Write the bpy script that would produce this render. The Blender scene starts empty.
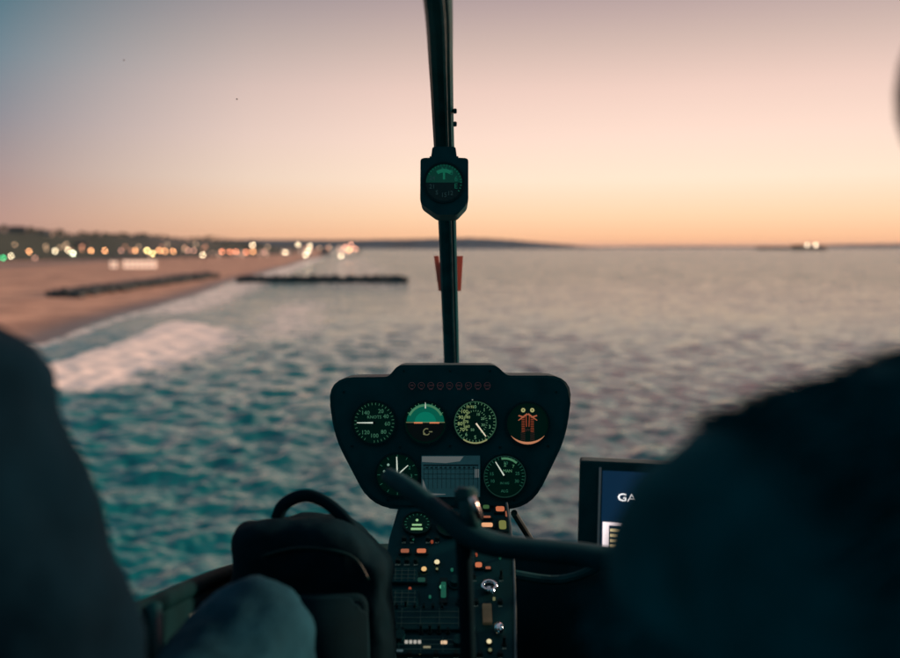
import bpy, bmesh, math, random
import numpy as np
from mathutils import Vector, Matrix, noise

random.seed(7)
S = bpy.context.scene
COL = S.collection
H = 20.0                     # height of the helicopter cabin above the sea
F = 875.0                    # focal length in photograph pixels
PITCH = math.radians(5.35)
CAM = Vector((0, 0, H))
FW = Vector((0, math.cos(PITCH), -math.sin(PITCH)))
UP = Vector((0, math.sin(PITCH), math.cos(PITCH)))
RT = Vector((1, 0, 0))
HZ = 329 - math.tan(PITCH) * F      # horizon row


def P(px, py, d):
    """a point seen at (px, py) at depth d"""
    return CAM + d * (FW + (px - 450) / F * RT + (329 - py) / F * UP)


def G(px, py, z=0.0):
    """the ground point seen at (px, py)"""
    v = FW + (px - 450) / F * RT + (329 - py) / F * UP
    t = (z - H) / v.z
    return CAM + t * v


# ------------------------------------------------------------------ materials
def mat(name, base=(.5, .5, .5), rough=.5, metal=0.0, emit=None, estr=0.0, bump=None, var=None, spec=.5, coat=0.0, sheen=0.0):
    m = bpy.data.materials.new(name)
    m.use_nodes = True
    nt = m.node_tree
    b = nt.nodes['Principled BSDF']
    b.inputs['Base Color'].default_value = (*base, 1)
    b.inputs['Roughness'].default_value = rough
    b.inputs['Metallic'].default_value = metal
    b.inputs['Specular IOR Level'].default_value = spec
    b.inputs['Coat Weight'].default_value = coat
    b.inputs['Sheen Weight'].default_value = sheen
    if emit:
        b.inputs['Emission Color'].default_value = (*emit, 1)
        b.inputs['Emission Strength'].default_value = estr
    tc = nt.nodes.new('ShaderNodeTexCoord')
    if var:
        sc, lo, hi = var
        n = nt.nodes.new('ShaderNodeTexNoise')
        n.inputs['Scale'].default_value = sc
        n.inputs['Detail'].default_value = 5
        nt.links.new(tc.outputs['Object'], n.inputs['Vector'])
        r = nt.nodes.new('ShaderNodeValToRGB')
        r.color_ramp.elements[0].position = .3
        r.color_ramp.elements[1].position = .7
        r.color_ramp.elements[0].color = (*[c * lo for c in base], 1)
        r.color_ramp.elements[1].color = (*[min(1, c * hi) for c in base], 1)
        nt.links.new(n.outputs['Fac'], r.inputs['Fac'])
        nt.links.new(r.outputs['Color'], b.inputs['Base Color'])
    if bump:
        sc, st, di = bump
        n = nt.nodes.new('ShaderNodeTexNoise')
        n.inputs['Scale'].default_value = sc
        n.inputs['Detail'].default_value = 4
        nt.links.new(tc.outputs['Object'], n.inputs['Vector'])
        bp = nt.nodes.new('ShaderNodeBump')
        bp.inputs['Strength'].default_value = st
        bp.inputs['Distance'].default_value = di
        nt.links.new(n.outputs['Fac'], bp.inputs['Height'])
        nt.links.new(bp.outputs['Normal'], b.inputs['Normal'])
    return m


DK = (.001, .048, .058)
M = {}
M['plastic'] = mat('crackle black plastic', DK, .55, bump=(900, .25, .0006), var=(30, .8, 1.2), spec=.1)
M['face'] = mat('panel face paint', (.001, .044, .054), .6, bump=(1200, .2, .0004), var=(18, .8, 1.25), spec=.1)
M['post'] = mat('post paint', (.001, .045, .056), .42, var=(25, .7, 1.3), bump=(60, .1, .002), spec=.1)
M['trim'] = mat('edge trim and post highlight', (.10, .14, .15), .3, metal=.6, var=(40, .7, 1.2))
M['shell'] = mat('cabin shell', (.0006, .021, .028), .75, var=(9, .75, 1.25), bump=(200, .2, .001), spec=.05)
M['dial'] = mat('dial black', (.001, .014, .014), .45, spec=.1, emit=(.0, .5, .32), estr=.008)
M['bezel'] = mat('bezel', (.002, .022, .026), .4, spec=.12)
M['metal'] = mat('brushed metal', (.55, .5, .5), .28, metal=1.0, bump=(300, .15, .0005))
M['chrome'] = mat('chrome', (.8, .8, .85), .12, metal=1.0)
M['rubber'] = mat('rubber grip', (.002, .045, .060), .5, var=(30, .8, 1.2), bump=(300, .2, .0008), spec=.1)
M['bag'] = mat('backpack nylon', (.0004, .013, .021), .85, var=(20, .8, 1.3), bump=(500, .3, .0012), spec=.05)
M['jacket'] = mat('dark jacket cloth', (.0002, .010, .021), .9, var=(14, .8, 1.3), bump=(60, .3, .004), spec=.05)
M['fleece'] = mat('dark fleece', (.001, .075, .10), .95, var=(30, .7, 1.4), bump=(140, .5, .006), spec=.05)
M['jeans'] = mat('blue denim', (.008, .055, .088), .85, var=(16, .65, 1.35), bump=(420, .35, .0012), spec=.05)
M['skin'] = mat('skin', (.42, .24, .17), .5, bump=(150, .1, .001))
M['hair'] = mat('hair', (.02, .013, .01), .6)
M['shoe'] = mat('shoe', (.02, .02, .022), .5)
M['seat'] = mat('seat vinyl', (.003, .030, .042), .6, var=(12, .8, 1.2), bump=(260, .2, .001), spec=.05)
M['lining'] = mat('grey lining', (.05, .10, .11), .7, var=(12, .7, 1.25), bump=(90, .3, .002))
M['speck'] = mat('dried dirt', (.38, .30, .28), .9)
M['red'] = mat('red probe cover', (.80, .16, .12), .5, var=(20, .8, 1.15))


def glow(name, c, s):
    return mat(name, (0.01, 0.01, 0.01), .5, emit=c, estr=s)


G_GREEN = glow('dial green light', (.18, .55, .28), .30)
G_GREEN_DIM = glow('dial green light dim', (.08, .36, .24), .16)
G_YEL = glow('dial yellow light', (.75, .72, .30), .45)
G_YEL_DIM = glow('dial yellow light dim', (.6, .62, .3), .22)
G_TEAL = glow('horizon ball green light', (.002, .40, .25), .20)
G_ORANGE = glow('dial orange light', (1.0, .30, .10), .55)
G_ORANGE_DIM = glow('dial orange light dim', (1.0, .18, .07), .22)
G_WHITE = glow('needle white light', (.85, .95, .80), .62)
G_LABEL = glow('warning label dim light', (.30, .16, .20), .10)
G_AMBER = glow('annunciator amber', (1.0, .33, .14), .55)
G_DOT = glow('annunciator cream', (1.0, .85, .5), .75)
G_SWG = glow('switch green', (.03, .40, .25), .20)


# ------------------------------------------------------------------ helpers
def link(name, me, m=None, parent=None, mw=None, smooth=False):
    o = bpy.data.objects.new(name, me)
    COL.objects.link(o)
    if m is not None:
        me.materials.append(m)
    if parent is not None:
        o.parent = parent
        if mw is not None:
            o.matrix_parent_inverse = Matrix.Identity(4)
            o.matrix_local = mw
    elif mw is not None:
        o.matrix_world = mw
    if smooth:
        for p in me.polygons:
            p.use_smooth = True
    return o


def fin(name, bm, m, parent=None, mw=None, smooth=False):
    bmesh.ops.recalc_face_normals(bm, faces=bm.faces)
    me = bpy.data.meshes.new(name)
    bm.to_mesh(me)
    bm.free()
    return link(name, me, m, parent, mw, smooth)


def empty(name, loc=(0, 0, 0), mw=None):
    o = bpy.data.objects.new(name, None)
    COL.objects.link(o)
    o.empty_display_size = .1
    if mw is not None:
        o.matrix_world = mw
    else:
        o.location = loc
    return o


def tag(o, label=None, cat=None, group=None, kind=None):
    if label: o['label'] = label
    if cat: o['category'] = cat
    if group: o['group'] = group
    if kind: o['kind'] = kind
    return o


def box(bm, c, s, rot=None, bev=0.0):
    r = bmesh.ops.create_cube(bm, size=1)
    vs = r['verts']
    for v in vs:
        v.co = Vector((v.co.x * s[0], v.co.y * s[1], v.co.z * s[2]))
    if bev:
        es = list({e for v in vs for e in v.link_edges})
        rr = bmesh.ops.bevel(bm, geom=es, offset=bev, segments=2, affect='EDGES')
        vs = list({v for f in rr['faces'] for v in f.verts} | {v for v in vs if v.is_valid})
    for v in vs:
        if rot is not None: v.co = rot @ v.co
        v.co += Vector(c)
    return vs


def prism(bm, pts, z0, z1, bev=0.0):
    """polygon in xy extruded z0..z1"""
    a = [bm.verts.new((x, y, z0)) for x, y in pts]
    b = [bm.verts.new((x, y, z1)) for x, y in pts]
    f1 = bm.faces.new(a[::-1])
    f2 = bm.faces.new(b)
    n = len(pts)
    for i in range(n):
        bm.faces.new((a[i], a[(i + 1) % n], b[(i + 1) % n], b[i]))
    if bev:
        bmesh.ops.bevel(bm, geom=list(f2.edges), offset=bev, segments=3, affect='EDGES')


def disc(bm, c, r, z0, z1, n=40):
    prism(bm, [(c[0] + r * math.cos(2 * math.pi * i / n), c[1] + r * math.sin(2 * math.pi * i / n)) for i in range(n)], z0, z1)


def ring(bm, c, r0, r1, z0, z1, a0=0, a1=360, n=40):
    full = abs(a1 - a0) >= 360
    k = n if full else n + 1
    rows = []
    for i in range(k):
        a = math.radians(a0 + (a1 - a0) * i / n)
        ca, sa = math.cos(a), math.sin(a)
        rows.append([bm.verts.new((c[0] + r * ca, c[1] + r * sa, z)) for r, z in ((r0, z0), (r1, z0), (r1, z1), (r0, z1))])
    for i in range(n):
        A, B = rows[i], rows[(i + 1) % k]
        for j in range(4):
            bm.faces.new((A[j], A[(j + 1) % 4], B[(j + 1) % 4], B[j]))
    if not full:
        bm.faces.new(rows[0]); bm.faces.new(rows[-1][::-1])


def bar(bm, a, b, w, z0, z1, w2=None):
    """flat bar in xy from a to b"""
    a = Vector(a); b = Vector(b)
    d = (b - a).normalized(); n = Vector((-d.y, d.x))
    w2 = w if w2 is None else w2
    q = [a + n * w / 2, a - n * w / 2, b - n * w2 / 2, b + n * w2 / 2]
    prism(bm, [(p.x, p.y) for p in q], z0, z1)


def tube(bm, pts, rad, n=14, cap=True, squash=None):
    """tube along pts (Vectors), radius list or number"""
    pts = [Vector(p) for p in pts]
    if not hasattr(rad, '__len__'): rad = [rad] * len(pts)
    rows = []
    ref = Vector((0, 0, 1))
    for i, p in enumerate(pts):
        t = (pts[min(i + 1, len(pts) - 1)] - pts[max(i - 1, 0)]).normalized()
        if abs(t.dot(ref)) > .95: ref = Vector((1, 0, 0)) if abs(t.x) < .9 else Vector((0, 1, 0))
        u = t.cross(ref).normalized(); v = t.cross(u).normalized()
        rows.append([bm.verts.new(p + rad[i] * (math.cos(2 * math.pi * k / n) * u + (squash or 1) * math.sin(2 * math.pi * k / n) * v)) for k in range(n)])
    for i in range(len(rows) - 1):
        for k in range(n):
            bm.faces.new((rows[i][k], rows[i][(k + 1) % n], rows[i + 1][(k + 1) % n], rows[i + 1][k]))
    if cap:
        bm.faces.new(rows[0][::-1]); bm.faces.new(rows[-1])


def smooth_path(pts, k=8):
    """Catmull-Rom through pts"""
    pts = [Vector(p) for p in pts]
    out = []
    for i in range(len(pts) - 1):
        p0 = pts[max(i - 1, 0)]; p1 = pts[i]; p2 = pts[i + 1]; p3 = pts[min(i + 2, len(pts) - 1)]
        for j in range(k):
            t = j / k
            out.append(.5 * ((2 * p1) + (p2 - p0) * t + (2 * p0 - 5 * p1 + 4 * p2 - p3) * t * t + (3 * p1 - p0 - 3 * p2 + p3) * t ** 3))
    out.append(pts[-1])
    return out


def text_bm(bm, s, c, size, z0, z1, rot=0.0, align='CENTER'):
    cu = bpy.data.curves.new('t', 'FONT')
    cu.body = s; cu.size = size; cu.align_x = align; cu.align_y = 'CENTER'
    cu.extrude = abs(z1 - z0) / 2
    cu.resolution_u = 2
    o = bpy.data.objects.new('t', cu)
    COL.objects.link(o)
    dg = bpy.context.evaluated_depsgraph_get(); dg.update()
    me = bpy.data.meshes.new_from_object(o.evaluated_get(dg))
    me.transform(Matrix.Translation((c[0], c[1], (z0 + z1) / 2)) @ Matrix.Rotation(rot, 4, 'Z'))
    bm.from_mesh(me)
    bpy.data.objects.remove(o); bpy.data.curves.remove(cu); bpy.data.meshes.remove(me)


def capsule(bm, a, ra, b, rb, n=18, m=6):
    a = Vector(a); b = Vector(b)
    d = b - a
    L = max(d.length, 1e-5); t = d / L
    pts, rad = [], []
    for i in range(m + 1):
        th = math.pi / 2 * (1 - i / m)
        pts.append(a - t * ra * math.sin(th)); rad.append(max(ra * math.cos(th), 1e-4))
    for i in range(m + 1):
        th = math.pi / 2 * i / m
        pts.append(b + t * rb * math.sin(th)); rad.append(max(rb * math.cos(th), 1e-4))
    ref = Vector((0, 0, 1)) if abs(t.z) < .9 else Vector((1, 0, 0))
    u = t.cross(ref).normalized(); v = t.cross(u).normalized()
    rows = [[bm.verts.new(p + r * (math.cos(2 * math.pi * k / n) * u + math.sin(2 * math.pi * k / n) * v)) for k in range(n)] for p, r in zip(pts, rad)]
    for i in range(len(rows) - 1):
        for k in range(n):
            bm.faces.new((rows[i][k], rows[i][(k + 1) % n], rows[i + 1][(k + 1) % n], rows[i + 1][k]))
    bm.faces.new(rows[0][::-1]); bm.faces.new(rows[-1])


def ellipsoid(bm, c, r, seg=24, rot=None):
    vs = bmesh.ops.create_uvsphere(bm, u_segments=seg, v_segments=seg // 2, radius=1)['verts']
    for v in vs:
        v.co = Vector((v.co.x * r[0], v.co.y * r[1], v.co.z * r[2]))
        if rot is not None: v.co = rot @ v.co
        v.co += Vector(c)


def remesh(o, vox=.007, smooth=6, disp=None):
    r = o.modifiers.new('Remesh', 'REMESH'); r.mode = 'VOXEL'; r.voxel_size = vox; r.use_smooth_shade = True
    if smooth:
        s = o.modifiers.new('Smooth', 'SMOOTH'); s.factor = .5; s.iterations = smooth
    if disp:
        tx = bpy.data.textures.new('wrinkle', 'CLOUDS'); tx.noise_scale = disp[0]; tx.noise_depth = 3
        d = o.modifiers.new('Displace', 'DISPLACE'); d.texture = tx; d.strength = disp[1]; d.mid_level = .5; d.texture_coords = 'GLOBAL'


# ================================================================== SKY + LIGHT
SUN_AZ = math.radians(74)     # to the right of the view axis (+Y)
SUN_EL = math.radians(15)
w = bpy.data.worlds.new('World'); S.world = w; w.use_nodes = True
nt = w.node_tree; N = nt.nodes; Lk = nt.links
bg = N['Background']
tc = N.new('ShaderNodeTexCoord')
sep = N.new('ShaderNodeSeparateXYZ'); Lk.new(tc.outputs['Generated'], sep.inputs[0])


def ramp(stops, src, interp='LINEAR'):
    r = N.new('ShaderNodeValToRGB'); r.color_ramp.interpolation = interp
    e = r.color_ramp.elements
    while len(e) < len(stops): e.new(.5)
    for el, (p, c) in zip(e, stops):
        el.position = p; el.color = (*c, 1)
    Lk.new(src, r.inputs['Fac'])
    return r


def L3(r, g, b):
    f = lambda c: (c / 255 / 12.92) if c / 255 <= .04045 else ((c / 255 + .055) / 1.055) ** 2.4
    return (f(r), f(g), f(b))


# elevation factor: z = sin(elevation); 0 .. 1
el = N.new('ShaderNodeMath'); el.operation = 'MAXIMUM'; el.inputs[1].default_value = 0.0
Lk.new(sep.outputs['Z'], el.inputs[0])
near = ramp([(0.0, L3(252, 180, 138)), (.010, L3(255, 194, 148)), (.035, L3(255, 212, 172)), (.075, L3(255, 227, 202)), (.12, L3(250, 218, 201)),
             (.17, L3(236, 203, 190)), (.22, L3(206, 180, 171)), (.275, L3(170, 149, 151)), (.31, L3(230, 172, 172)), (.40, (1.1, .52, .49)), (.62, (1.05, .48, .46)), (.82, (.30, .25, .28)), (1.0, (.28, .24, .27))], el.outputs[0])  # pink band above the view is added to warm sea and sand
far = ramp([(0.0, L3(176, 136, 122)), (.03, L3(184, 146, 134)), (.08, L3(164, 145, 144)), (.13, L3(140, 138, 146)), (.19, L3(110, 130, 142)),
            (.26, L3(64, 108, 124)), (.66, L3(46, 92, 108)), (.82, (.12, .18, .21)), (1.0, (.28, .24, .27))], el.outputs[0])
# azimuth factor from the glow's direction
dot = N.new('ShaderNodeVectorMath'); dot.operation = 'DOT_PRODUCT'
GAZ = math.radians(17)
dot.inputs[1].default_value = (math.sin(GAZ), math.cos(GAZ), 0)
nrm = N.new('ShaderNodeVectorMath'); nrm.operation = 'MULTIPLY'; nrm.inputs[1].default_value = (1, 1, 0)
Lk.new(tc.outputs['Generated'], nrm.inputs[0])
nn = N.new('ShaderNodeVectorMath'); nn.operation = 'NORMALIZE'
Lk.new(nrm.outputs[0], nn.inputs[0]); Lk.new(nn.outputs[0], dot.inputs[0])
azr = ramp([(0.0, (1, 1, 1)), (.72, (1, 1, 1)), (.80, (.62,) * 3), (.87, (.30,) * 3), (.94, (.09,) * 3), (1.0, (0, 0, 0))], dot.outputs['Value'])
azh = ramp([(0.0, (1, 1, 1)), (.89, (1, 1, 1)), (.975, (0, 0, 0)), (1.0, (0, 0, 0))], dot.outputs['Value'])   # out of view, pink narrowed so the left sea mirrors teal
hi = N.new('ShaderNodeMapRange'); hi.inputs['From Min'].default_value = .26; hi.inputs['From Max'].default_value = .38
Lk.new(el.outputs[0], hi.inputs['Value'])
hm1 = N.new('ShaderNodeMath'); hm1.operation = 'MULTIPLY'; Lk.new(azh.outputs[0], hm1.inputs[0]); Lk.new(hi.outputs[0], hm1.inputs[1])
hm2 = N.new('ShaderNodeMath'); hm2.operation = 'MAXIMUM'; Lk.new(azr.outputs[0], hm2.inputs[0]); Lk.new(hm1.outputs[0], hm2.inputs[1])
mx = N.new('ShaderNodeMixRGB')
Lk.new(hm2.outputs[0], mx.inputs[0]); Lk.new(near.outputs[0], mx.inputs[1]); Lk.new(far.outputs[0], mx.inputs[2])
# behind the observer the sky is a deep blue-green
back = N.new('ShaderNodeMapRange'); back.inputs['From Min'].default_value = .35; back.inputs['From Max'].default_value = -.5
Lk.new(dot.outputs['Value'], back.inputs['Value'])
backc = ramp([(0.0, (.05, .22, .28)), (.3, (.06, .24, .30)), (.5, (.10, .24, .30)), (.8, (.10, .18, .21)), (1.0, (.20, .19, .22))], el.outputs[0])
mx2 = N.new('ShaderNodeMixRGB')
Lk.new(back.outputs[0], mx2.inputs[0]); Lk.new(mx.outputs[0], mx2.inputs[1]); Lk.new(backc.outputs[0], mx2.inputs[2])
# a little of the physical sky on top
sky = N.new('ShaderNodeTexSky'); sky.sky_type = 'NISHITA'; sky.sun_disc = False
sky.sun_elevation = math.radians(1.0); sky.sun_rotation = SUN_AZ
sky.air_density = 1.5; sky.dust_density = 2.0
sc = N.new('ShaderNodeMixRGB'); sc.blend_type = 'ADD'; sc.inputs[0].default_value = .004
Lk.new(mx2.outputs[0], sc.inputs[1]); Lk.new(sky.outputs[0], sc.inputs[2])
Lk.new(sc.outputs[0], bg.inputs['Color'])
bg.inputs['Strength'].default_value = 1.0

ld = bpy.data.lights.new('sun', 'SUN'); ld.energy = 5.0; ld.specular_factor = .08; ld.angle = math.radians(9); ld.color = (1, .58, .38)
lo = bpy.data.objects.new('sun', ld); COL.objects.link(lo)
sd = Vector((math.sin(SUN_AZ) * math.cos(SUN_EL), math.cos(SUN_AZ) * math.cos(SUN_EL), math.sin(SUN_EL)))
lo.rotation_euler = sd.to_track_quat('Z', 'Y').to_euler()

# ================================================================== SEA
rng = np.random.default_rng(5)


def shore_x(y):
    y = np.asarray(y, float)
    return np.interp(y, [-200, 60, 140, 182, 269, 330, 486, 833, 1300, 2500, 6000, 12000],
                     [-80, -84, -85, -86, -98, -103, -122, -162, -215, -343, -800, -1800])


def build_sea():
    ys = np.concatenate([np.linspace(1100, 500, 40, endpoint=False), np.linspace(500, 0.9, 620)])
    r = H * F / ys
    r = np.concatenate([[2, 6, 11], r, [24000, 32000, 45000, 70000]])
    dense = np.radians(np.linspace(-34, 34, 760))
    rest = np.radians(np.linspace(34, 326, 90)[1:-1])
    th = np.concatenate([dense, rest])
    R, T = np.meshgrid(r, th, indexing='ij')
    X = R * np.sin(T); Y = R * np.cos(T)
    dr = np.gradient(r)[:, None] * np.ones_like(T)
    Z = np.zeros_like(X)
    patch = np.zeros_like(X)
    for i in range(110):
        lam = 1.0 * (10 / 1.0) ** rng.random()
        th0 = math.radians(200 + rng.normal() * 52)         # waves running towards the beach and the helicopter
        k = 2 * math.pi / lam
        a = .026 / k * (1.0 if lam < 12 else .75)
        ph = rng.random() * 6.28
        att = np.clip((lam - 2.2 * dr) / (2.0 * dr), 0, 1)
        arg = k * (X * math.sin(th0) + Y * math.cos(th0)) + ph
        Z += att * a * (np.sin(arg) + .22 * np.sin(2 * arg + .6))
    # surf parallel to the shore
    off = X - shore_x(Y)
    swell = np.exp(-((off - 22) / 7.0) ** 2) * np.exp(-((Y - 172) / 62.0) ** 2)
    Z += .45 * swell
    calm = np.clip(off / 28, .3, 1)
    calm = np.where(Y > 0, calm, 1)
    Z = Z * np.where(swell > .2, 1, calm)
    Z *= np.clip((6000 - R) / 4000, 0, 1)
    chop = 1 + 9.0 * np.clip((dr - 1.2) / 16, 0, 1)      # slopes of the waves too small for the mesh at this spacing
    n0, n1 = X.shape
    # foam amount
    foam = np.zeros_like(X)
    def sm(v): v = np.clip(v, 0, 1); return v * v * (3 - 2 * v)
    lead = sm((off - 15) / 5)                                    # crisp leading edge facing the beach
    back_ = np.clip(1 - (off - 22) / 27, 0, 1) ** .8             # ragged seaward side
    main = lead * back_ * sm((Y - 112) / 16) * sm((252 - Y - .9 * (off - 20)) / 34)
    trail = .50 * np.exp(-((off - 50) / 18.0) ** 2) * np.clip((Y - 140) / 60, 0, 1) * np.clip((460 - Y) / 160, 0, 1)
    wash = .56 * np.clip(1.2 - np.abs(off - 10) / 26, 0, 1) * np.clip((Y - 205) / 70, 0, 1) * np.clip((2200 - Y) / 700, 0, 1)
    edge = .50 * np.exp(-((off - 2) / 4.0) ** 2) * np.clip((Y - 60) / 60, 0, 1)
    far = .44 * np.clip(1.2 - np.abs(off - 70) / 80, 0, 1) * np.clip((Y - 260) / 200, 0, 1) * np.clip((2200 - Y) / 700, 0, 1)
    foam = np.maximum.reduce([main * 1.10, trail, np.minimum(wash, .58), edge, np.minimum(far, .46)])
    me = bpy.data.meshes.new('water')
    co = np.stack([X, Y, Z], -1).reshape(-1, 3)
    i = np.arange(n0 - 1)[:, None]; j = np.arange(n1)[None, :]
    a = i * n1 + j; b = i * n1 + (j + 1) % n1; c = (i + 1) * n1 + (j + 1) % n1; d = (i + 1) * n1 + j
    q = np.stack([a, b, c, d], -1).reshape(-1, 4)
    me.vertices.add(len(co)); me.vertices.foreach_set('co', co.ravel().astype(np.float32))
    me.loops.add(q.size); me.loops.foreach_set('vertex_index', q.ravel().astype(np.int32))
    me.polygons.add(len(q))
    me.polygons.foreach_set('loop_start', np.arange(0, q.size, 4, dtype=np.int32))
    me.polygons.foreach_set('use_smooth', np.ones(len(q), bool))
    me.update(calc_edges=True)
    at = me.attributes.new('foam', 'FLOAT', 'POINT')
    at.data.foreach_set('value', foam.ravel().astype(np.float32))
    at = me.attributes.new('chop', 'FLOAT', 'POINT'); at.data.foreach_set('value', chop.ravel().astype(np.float32))
    return me


m = bpy.data.materials.new('sea water'); m.use_nodes = True
nt = m.node_tree; b = nt.nodes['Principled BSDF']
b.inputs['Base Color'].default_value = (.001, .150, .168, 1)
b.inputs['Roughness'].default_value = .16
b.inputs['IOR'].default_value = 1.33
b.inputs['Specular IOR Level'].default_value = .45
tcn = nt.nodes.new('ShaderNodeTexCoord')
mp = nt.nodes.new('ShaderNodeMapping'); mp.inputs['Rotation'].default_value = (0, 0, math.radians(20)); mp.inputs['Scale'].default_value = (.55, 1.25, 1)
nt.links.new(tcn.outputs['Object'], mp.inputs['Vector'])
geo = nt.nodes.new('ShaderNodeNewGeometry')
acc = geo.outputs['Normal']
for scv, amp in ((2.2, .30), (.55, .40), (.13, .24)):
    n = nt.nodes.new('ShaderNodeTexNoise'); n.inputs['Scale'].default_value = scv; n.inputs['Detail'].default_value = 5; n.inputs['Roughness'].default_value = .6
    nt.links.new(mp.outputs[0], n.inputs['Vector'])
    sb = nt.nodes.new('ShaderNodeVectorMath'); sb.operation = 'SUBTRACT'; sb.inputs[1].default_value = (.5, .5, .5)
    nt.links.new(n.outputs['Color'], sb.inputs[0])
    mu = nt.nodes.new('ShaderNodeVectorMath'); mu.operation = 'MULTIPLY'; mu.inputs[1].default_value = (amp, amp, 0)
    nt.links.new(sb.outputs[0], mu.inputs[0])
    cm2 = nt.nodes.new('ShaderNodeVectorMath'); cm2.operation = 'SCALE'
    ca = nt.nodes.new('ShaderNodeAttribute'); ca.attribute_name = 'chop'
    nt.links.new(mu.outputs[0], cm2.inputs[0]); nt.links.new(ca.outputs['Fac'], cm2.inputs['Scale'])
    ad = nt.nodes.new('ShaderNodeVectorMath'); ad.operation = 'ADD'
    nt.links.new(acc, ad.inputs[0]); nt.links.new(cm2.outputs[0], ad.inputs[1]); acc = ad.outputs[0]
no = nt.nodes.new('ShaderNodeVectorMath'); no.operation = 'NORMALIZE'
nt.links.new(acc, no.inputs[0]); nt.links.new(no.outputs[0], b.inputs['Normal'])
# foam
fa = nt.nodes.new('ShaderNodeAttribute'); fa.attribute_name = 'foam'
fn = nt.nodes.new('ShaderNodeTexNoise'); fn.inputs['Scale'].default_value = .26; fn.inputs['Detail'].default_value = 9; fn.inputs['Roughness'].default_value = .68
nt.links.new(tcn.outputs['Object'], fn.inputs['Vector'])
fn2 = nt.nodes.new('ShaderNodeTexNoise'); fn2.inputs['Scale'].default_value = .07; fn2.inputs['Detail'].default_value = 4
nt.links.new(tcn.outputs['Object'], fn2.inputs['Vector'])
fcs = nt.nodes.new('ShaderNodeMapRange'); fcs.inputs['From Min'].default_value = .30; fcs.inputs['From Max'].default_value = .70; fcs.inputs['To Min'].default_value = .12; fcs.inputs['To Max'].default_value = .88
nt.links.new(fn.outputs['Fac'], fcs.inputs['Value'])
fmix = nt.nodes.new('ShaderNodeMixRGB'); fmix.inputs[0].default_value = .42
nt.links.new(fcs.outputs[0], fmix.inputs[1]); nt.links.new(fn2.outputs['Fac'], fmix.inputs[2])
fs = nt.nodes.new('ShaderNodeMath'); fs.operation = 'ADD'
nt.links.new(fa.outputs['Fac'], fs.inputs[0]); nt.links.new(fmix.outputs[0], fs.inputs[1])
fr = nt.nodes.new('ShaderNodeMapRange'); fr.inputs['From Min'].default_value = .88; fr.inputs['From Max'].default_value = 1.14
nt.links.new(fs.outputs[0], fr.inputs['Value'])
fb = nt.nodes.new('ShaderNodeBsdfDiffuse'); fb.inputs['Color'].default_value = (.90, .84, .81, 1)
ms = nt.nodes.new('ShaderNodeMixShader')
nt.links.new(fr.outputs[0], ms.inputs[0]); nt.links.new(b.outputs[0], ms.inputs[1]); nt.links.new(fb.outputs[0], ms.inputs[2])
nt.links.new(ms.outputs[0], nt.nodes['Material Output'].inputs['Surface'])
sea = link('water', build_sea(), m)
tag(sea, 'choppy teal sea with foam breaking along the beach', kind='structure')

# ================================================================== BEACH, BLUFF, FAR HILLS
ms_ = bpy.data.materials.new('beach sand'); ms_.use_nodes = True
nt = ms_.node_tree; b = nt.nodes['Principled BSDF']; b.inputs['Roughness'].default_value = .9
tcn = nt.nodes.new('ShaderNodeTexCoord')
n = nt.nodes.new('ShaderNodeTexNoise'); n.inputs['Scale'].default_value = .045; n.inputs['Detail'].default_value = 9; n.inputs['Roughness'].default_value = .7
nt.links.new(tcn.outputs['Object'], n.inputs['Vector'])
cr = nt.nodes.new('ShaderNodeValToRGB')
cr.color_ramp.elements[0].position = .42; cr.color_ramp.elements[0].color = (.36, .215, .16, 1)
cr.color_ramp.elements[1].position = .60; cr.color_ramp.elements[1].color = (.62, .375, .27, 1)
nt.links.new(n.outputs['Fac'], cr.inputs['Fac'])
at = nt.nodes.new('ShaderNodeAttribute'); at.attribute_name = 'wet'
mw_ = nt.nodes.new('ShaderNodeMixRGB'); mw_.inputs[2].default_value = (.05, .06, .07, 1)
nt.links.new(at.outputs['Fac'], mw_.inputs[0]); nt.links.new(cr.outputs[0], mw_.inputs[1])
at2 = nt.nodes.new('ShaderNodeAttribute'); at2.attribute_name = 'scrub'
mw2 = nt.nodes.new('ShaderNodeMixRGB'); mw2.inputs[2].default_value = (.022, .040, .036, 1)
nt.links.new(at2.outputs['Fac'], mw2.inputs[0]); nt.links.new(mw_.outputs[0], mw2.inputs[1])
nt.links.new(mw2.outputs[0], b.inputs['Base Color'])
rr = nt.nodes.new('ShaderNodeMapRange'); rr.inputs['To Min'].default_value = .9; rr.inputs['To Max'].default_value = .3
nt.links.new(at.outputs['Fac'], rr.inputs['Value']); nt.links.new(rr.outputs[0], b.inputs['Roughness'])


def bluff_foot(y):        # how far inland from the shore the dark bluff begins
    return np.interp(y, [0, 600, 1167, 1590, 2300, 4000, 12000], [700, 560, 330, 170, 110, 160, 160])


def bluff_h(y):
    return np.interp(y, [0, 1000, 1500, 1900, 2600, 4000, 12000], [43, 42, 38, 33, 27, 21, 20])


def ground_z(s, y):
    z = np.interp(s, [-30, 0, 12, 40, 120, 400], [-2.5, 0, .9, 1.8, 2.6, 3.0])
    f = bluff_foot(y)
    t = np.clip((s - f) / 95, 0, 1)
    return z + (3 * t * t - 2 * t ** 3) * (bluff_h(y) - 3)


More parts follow.
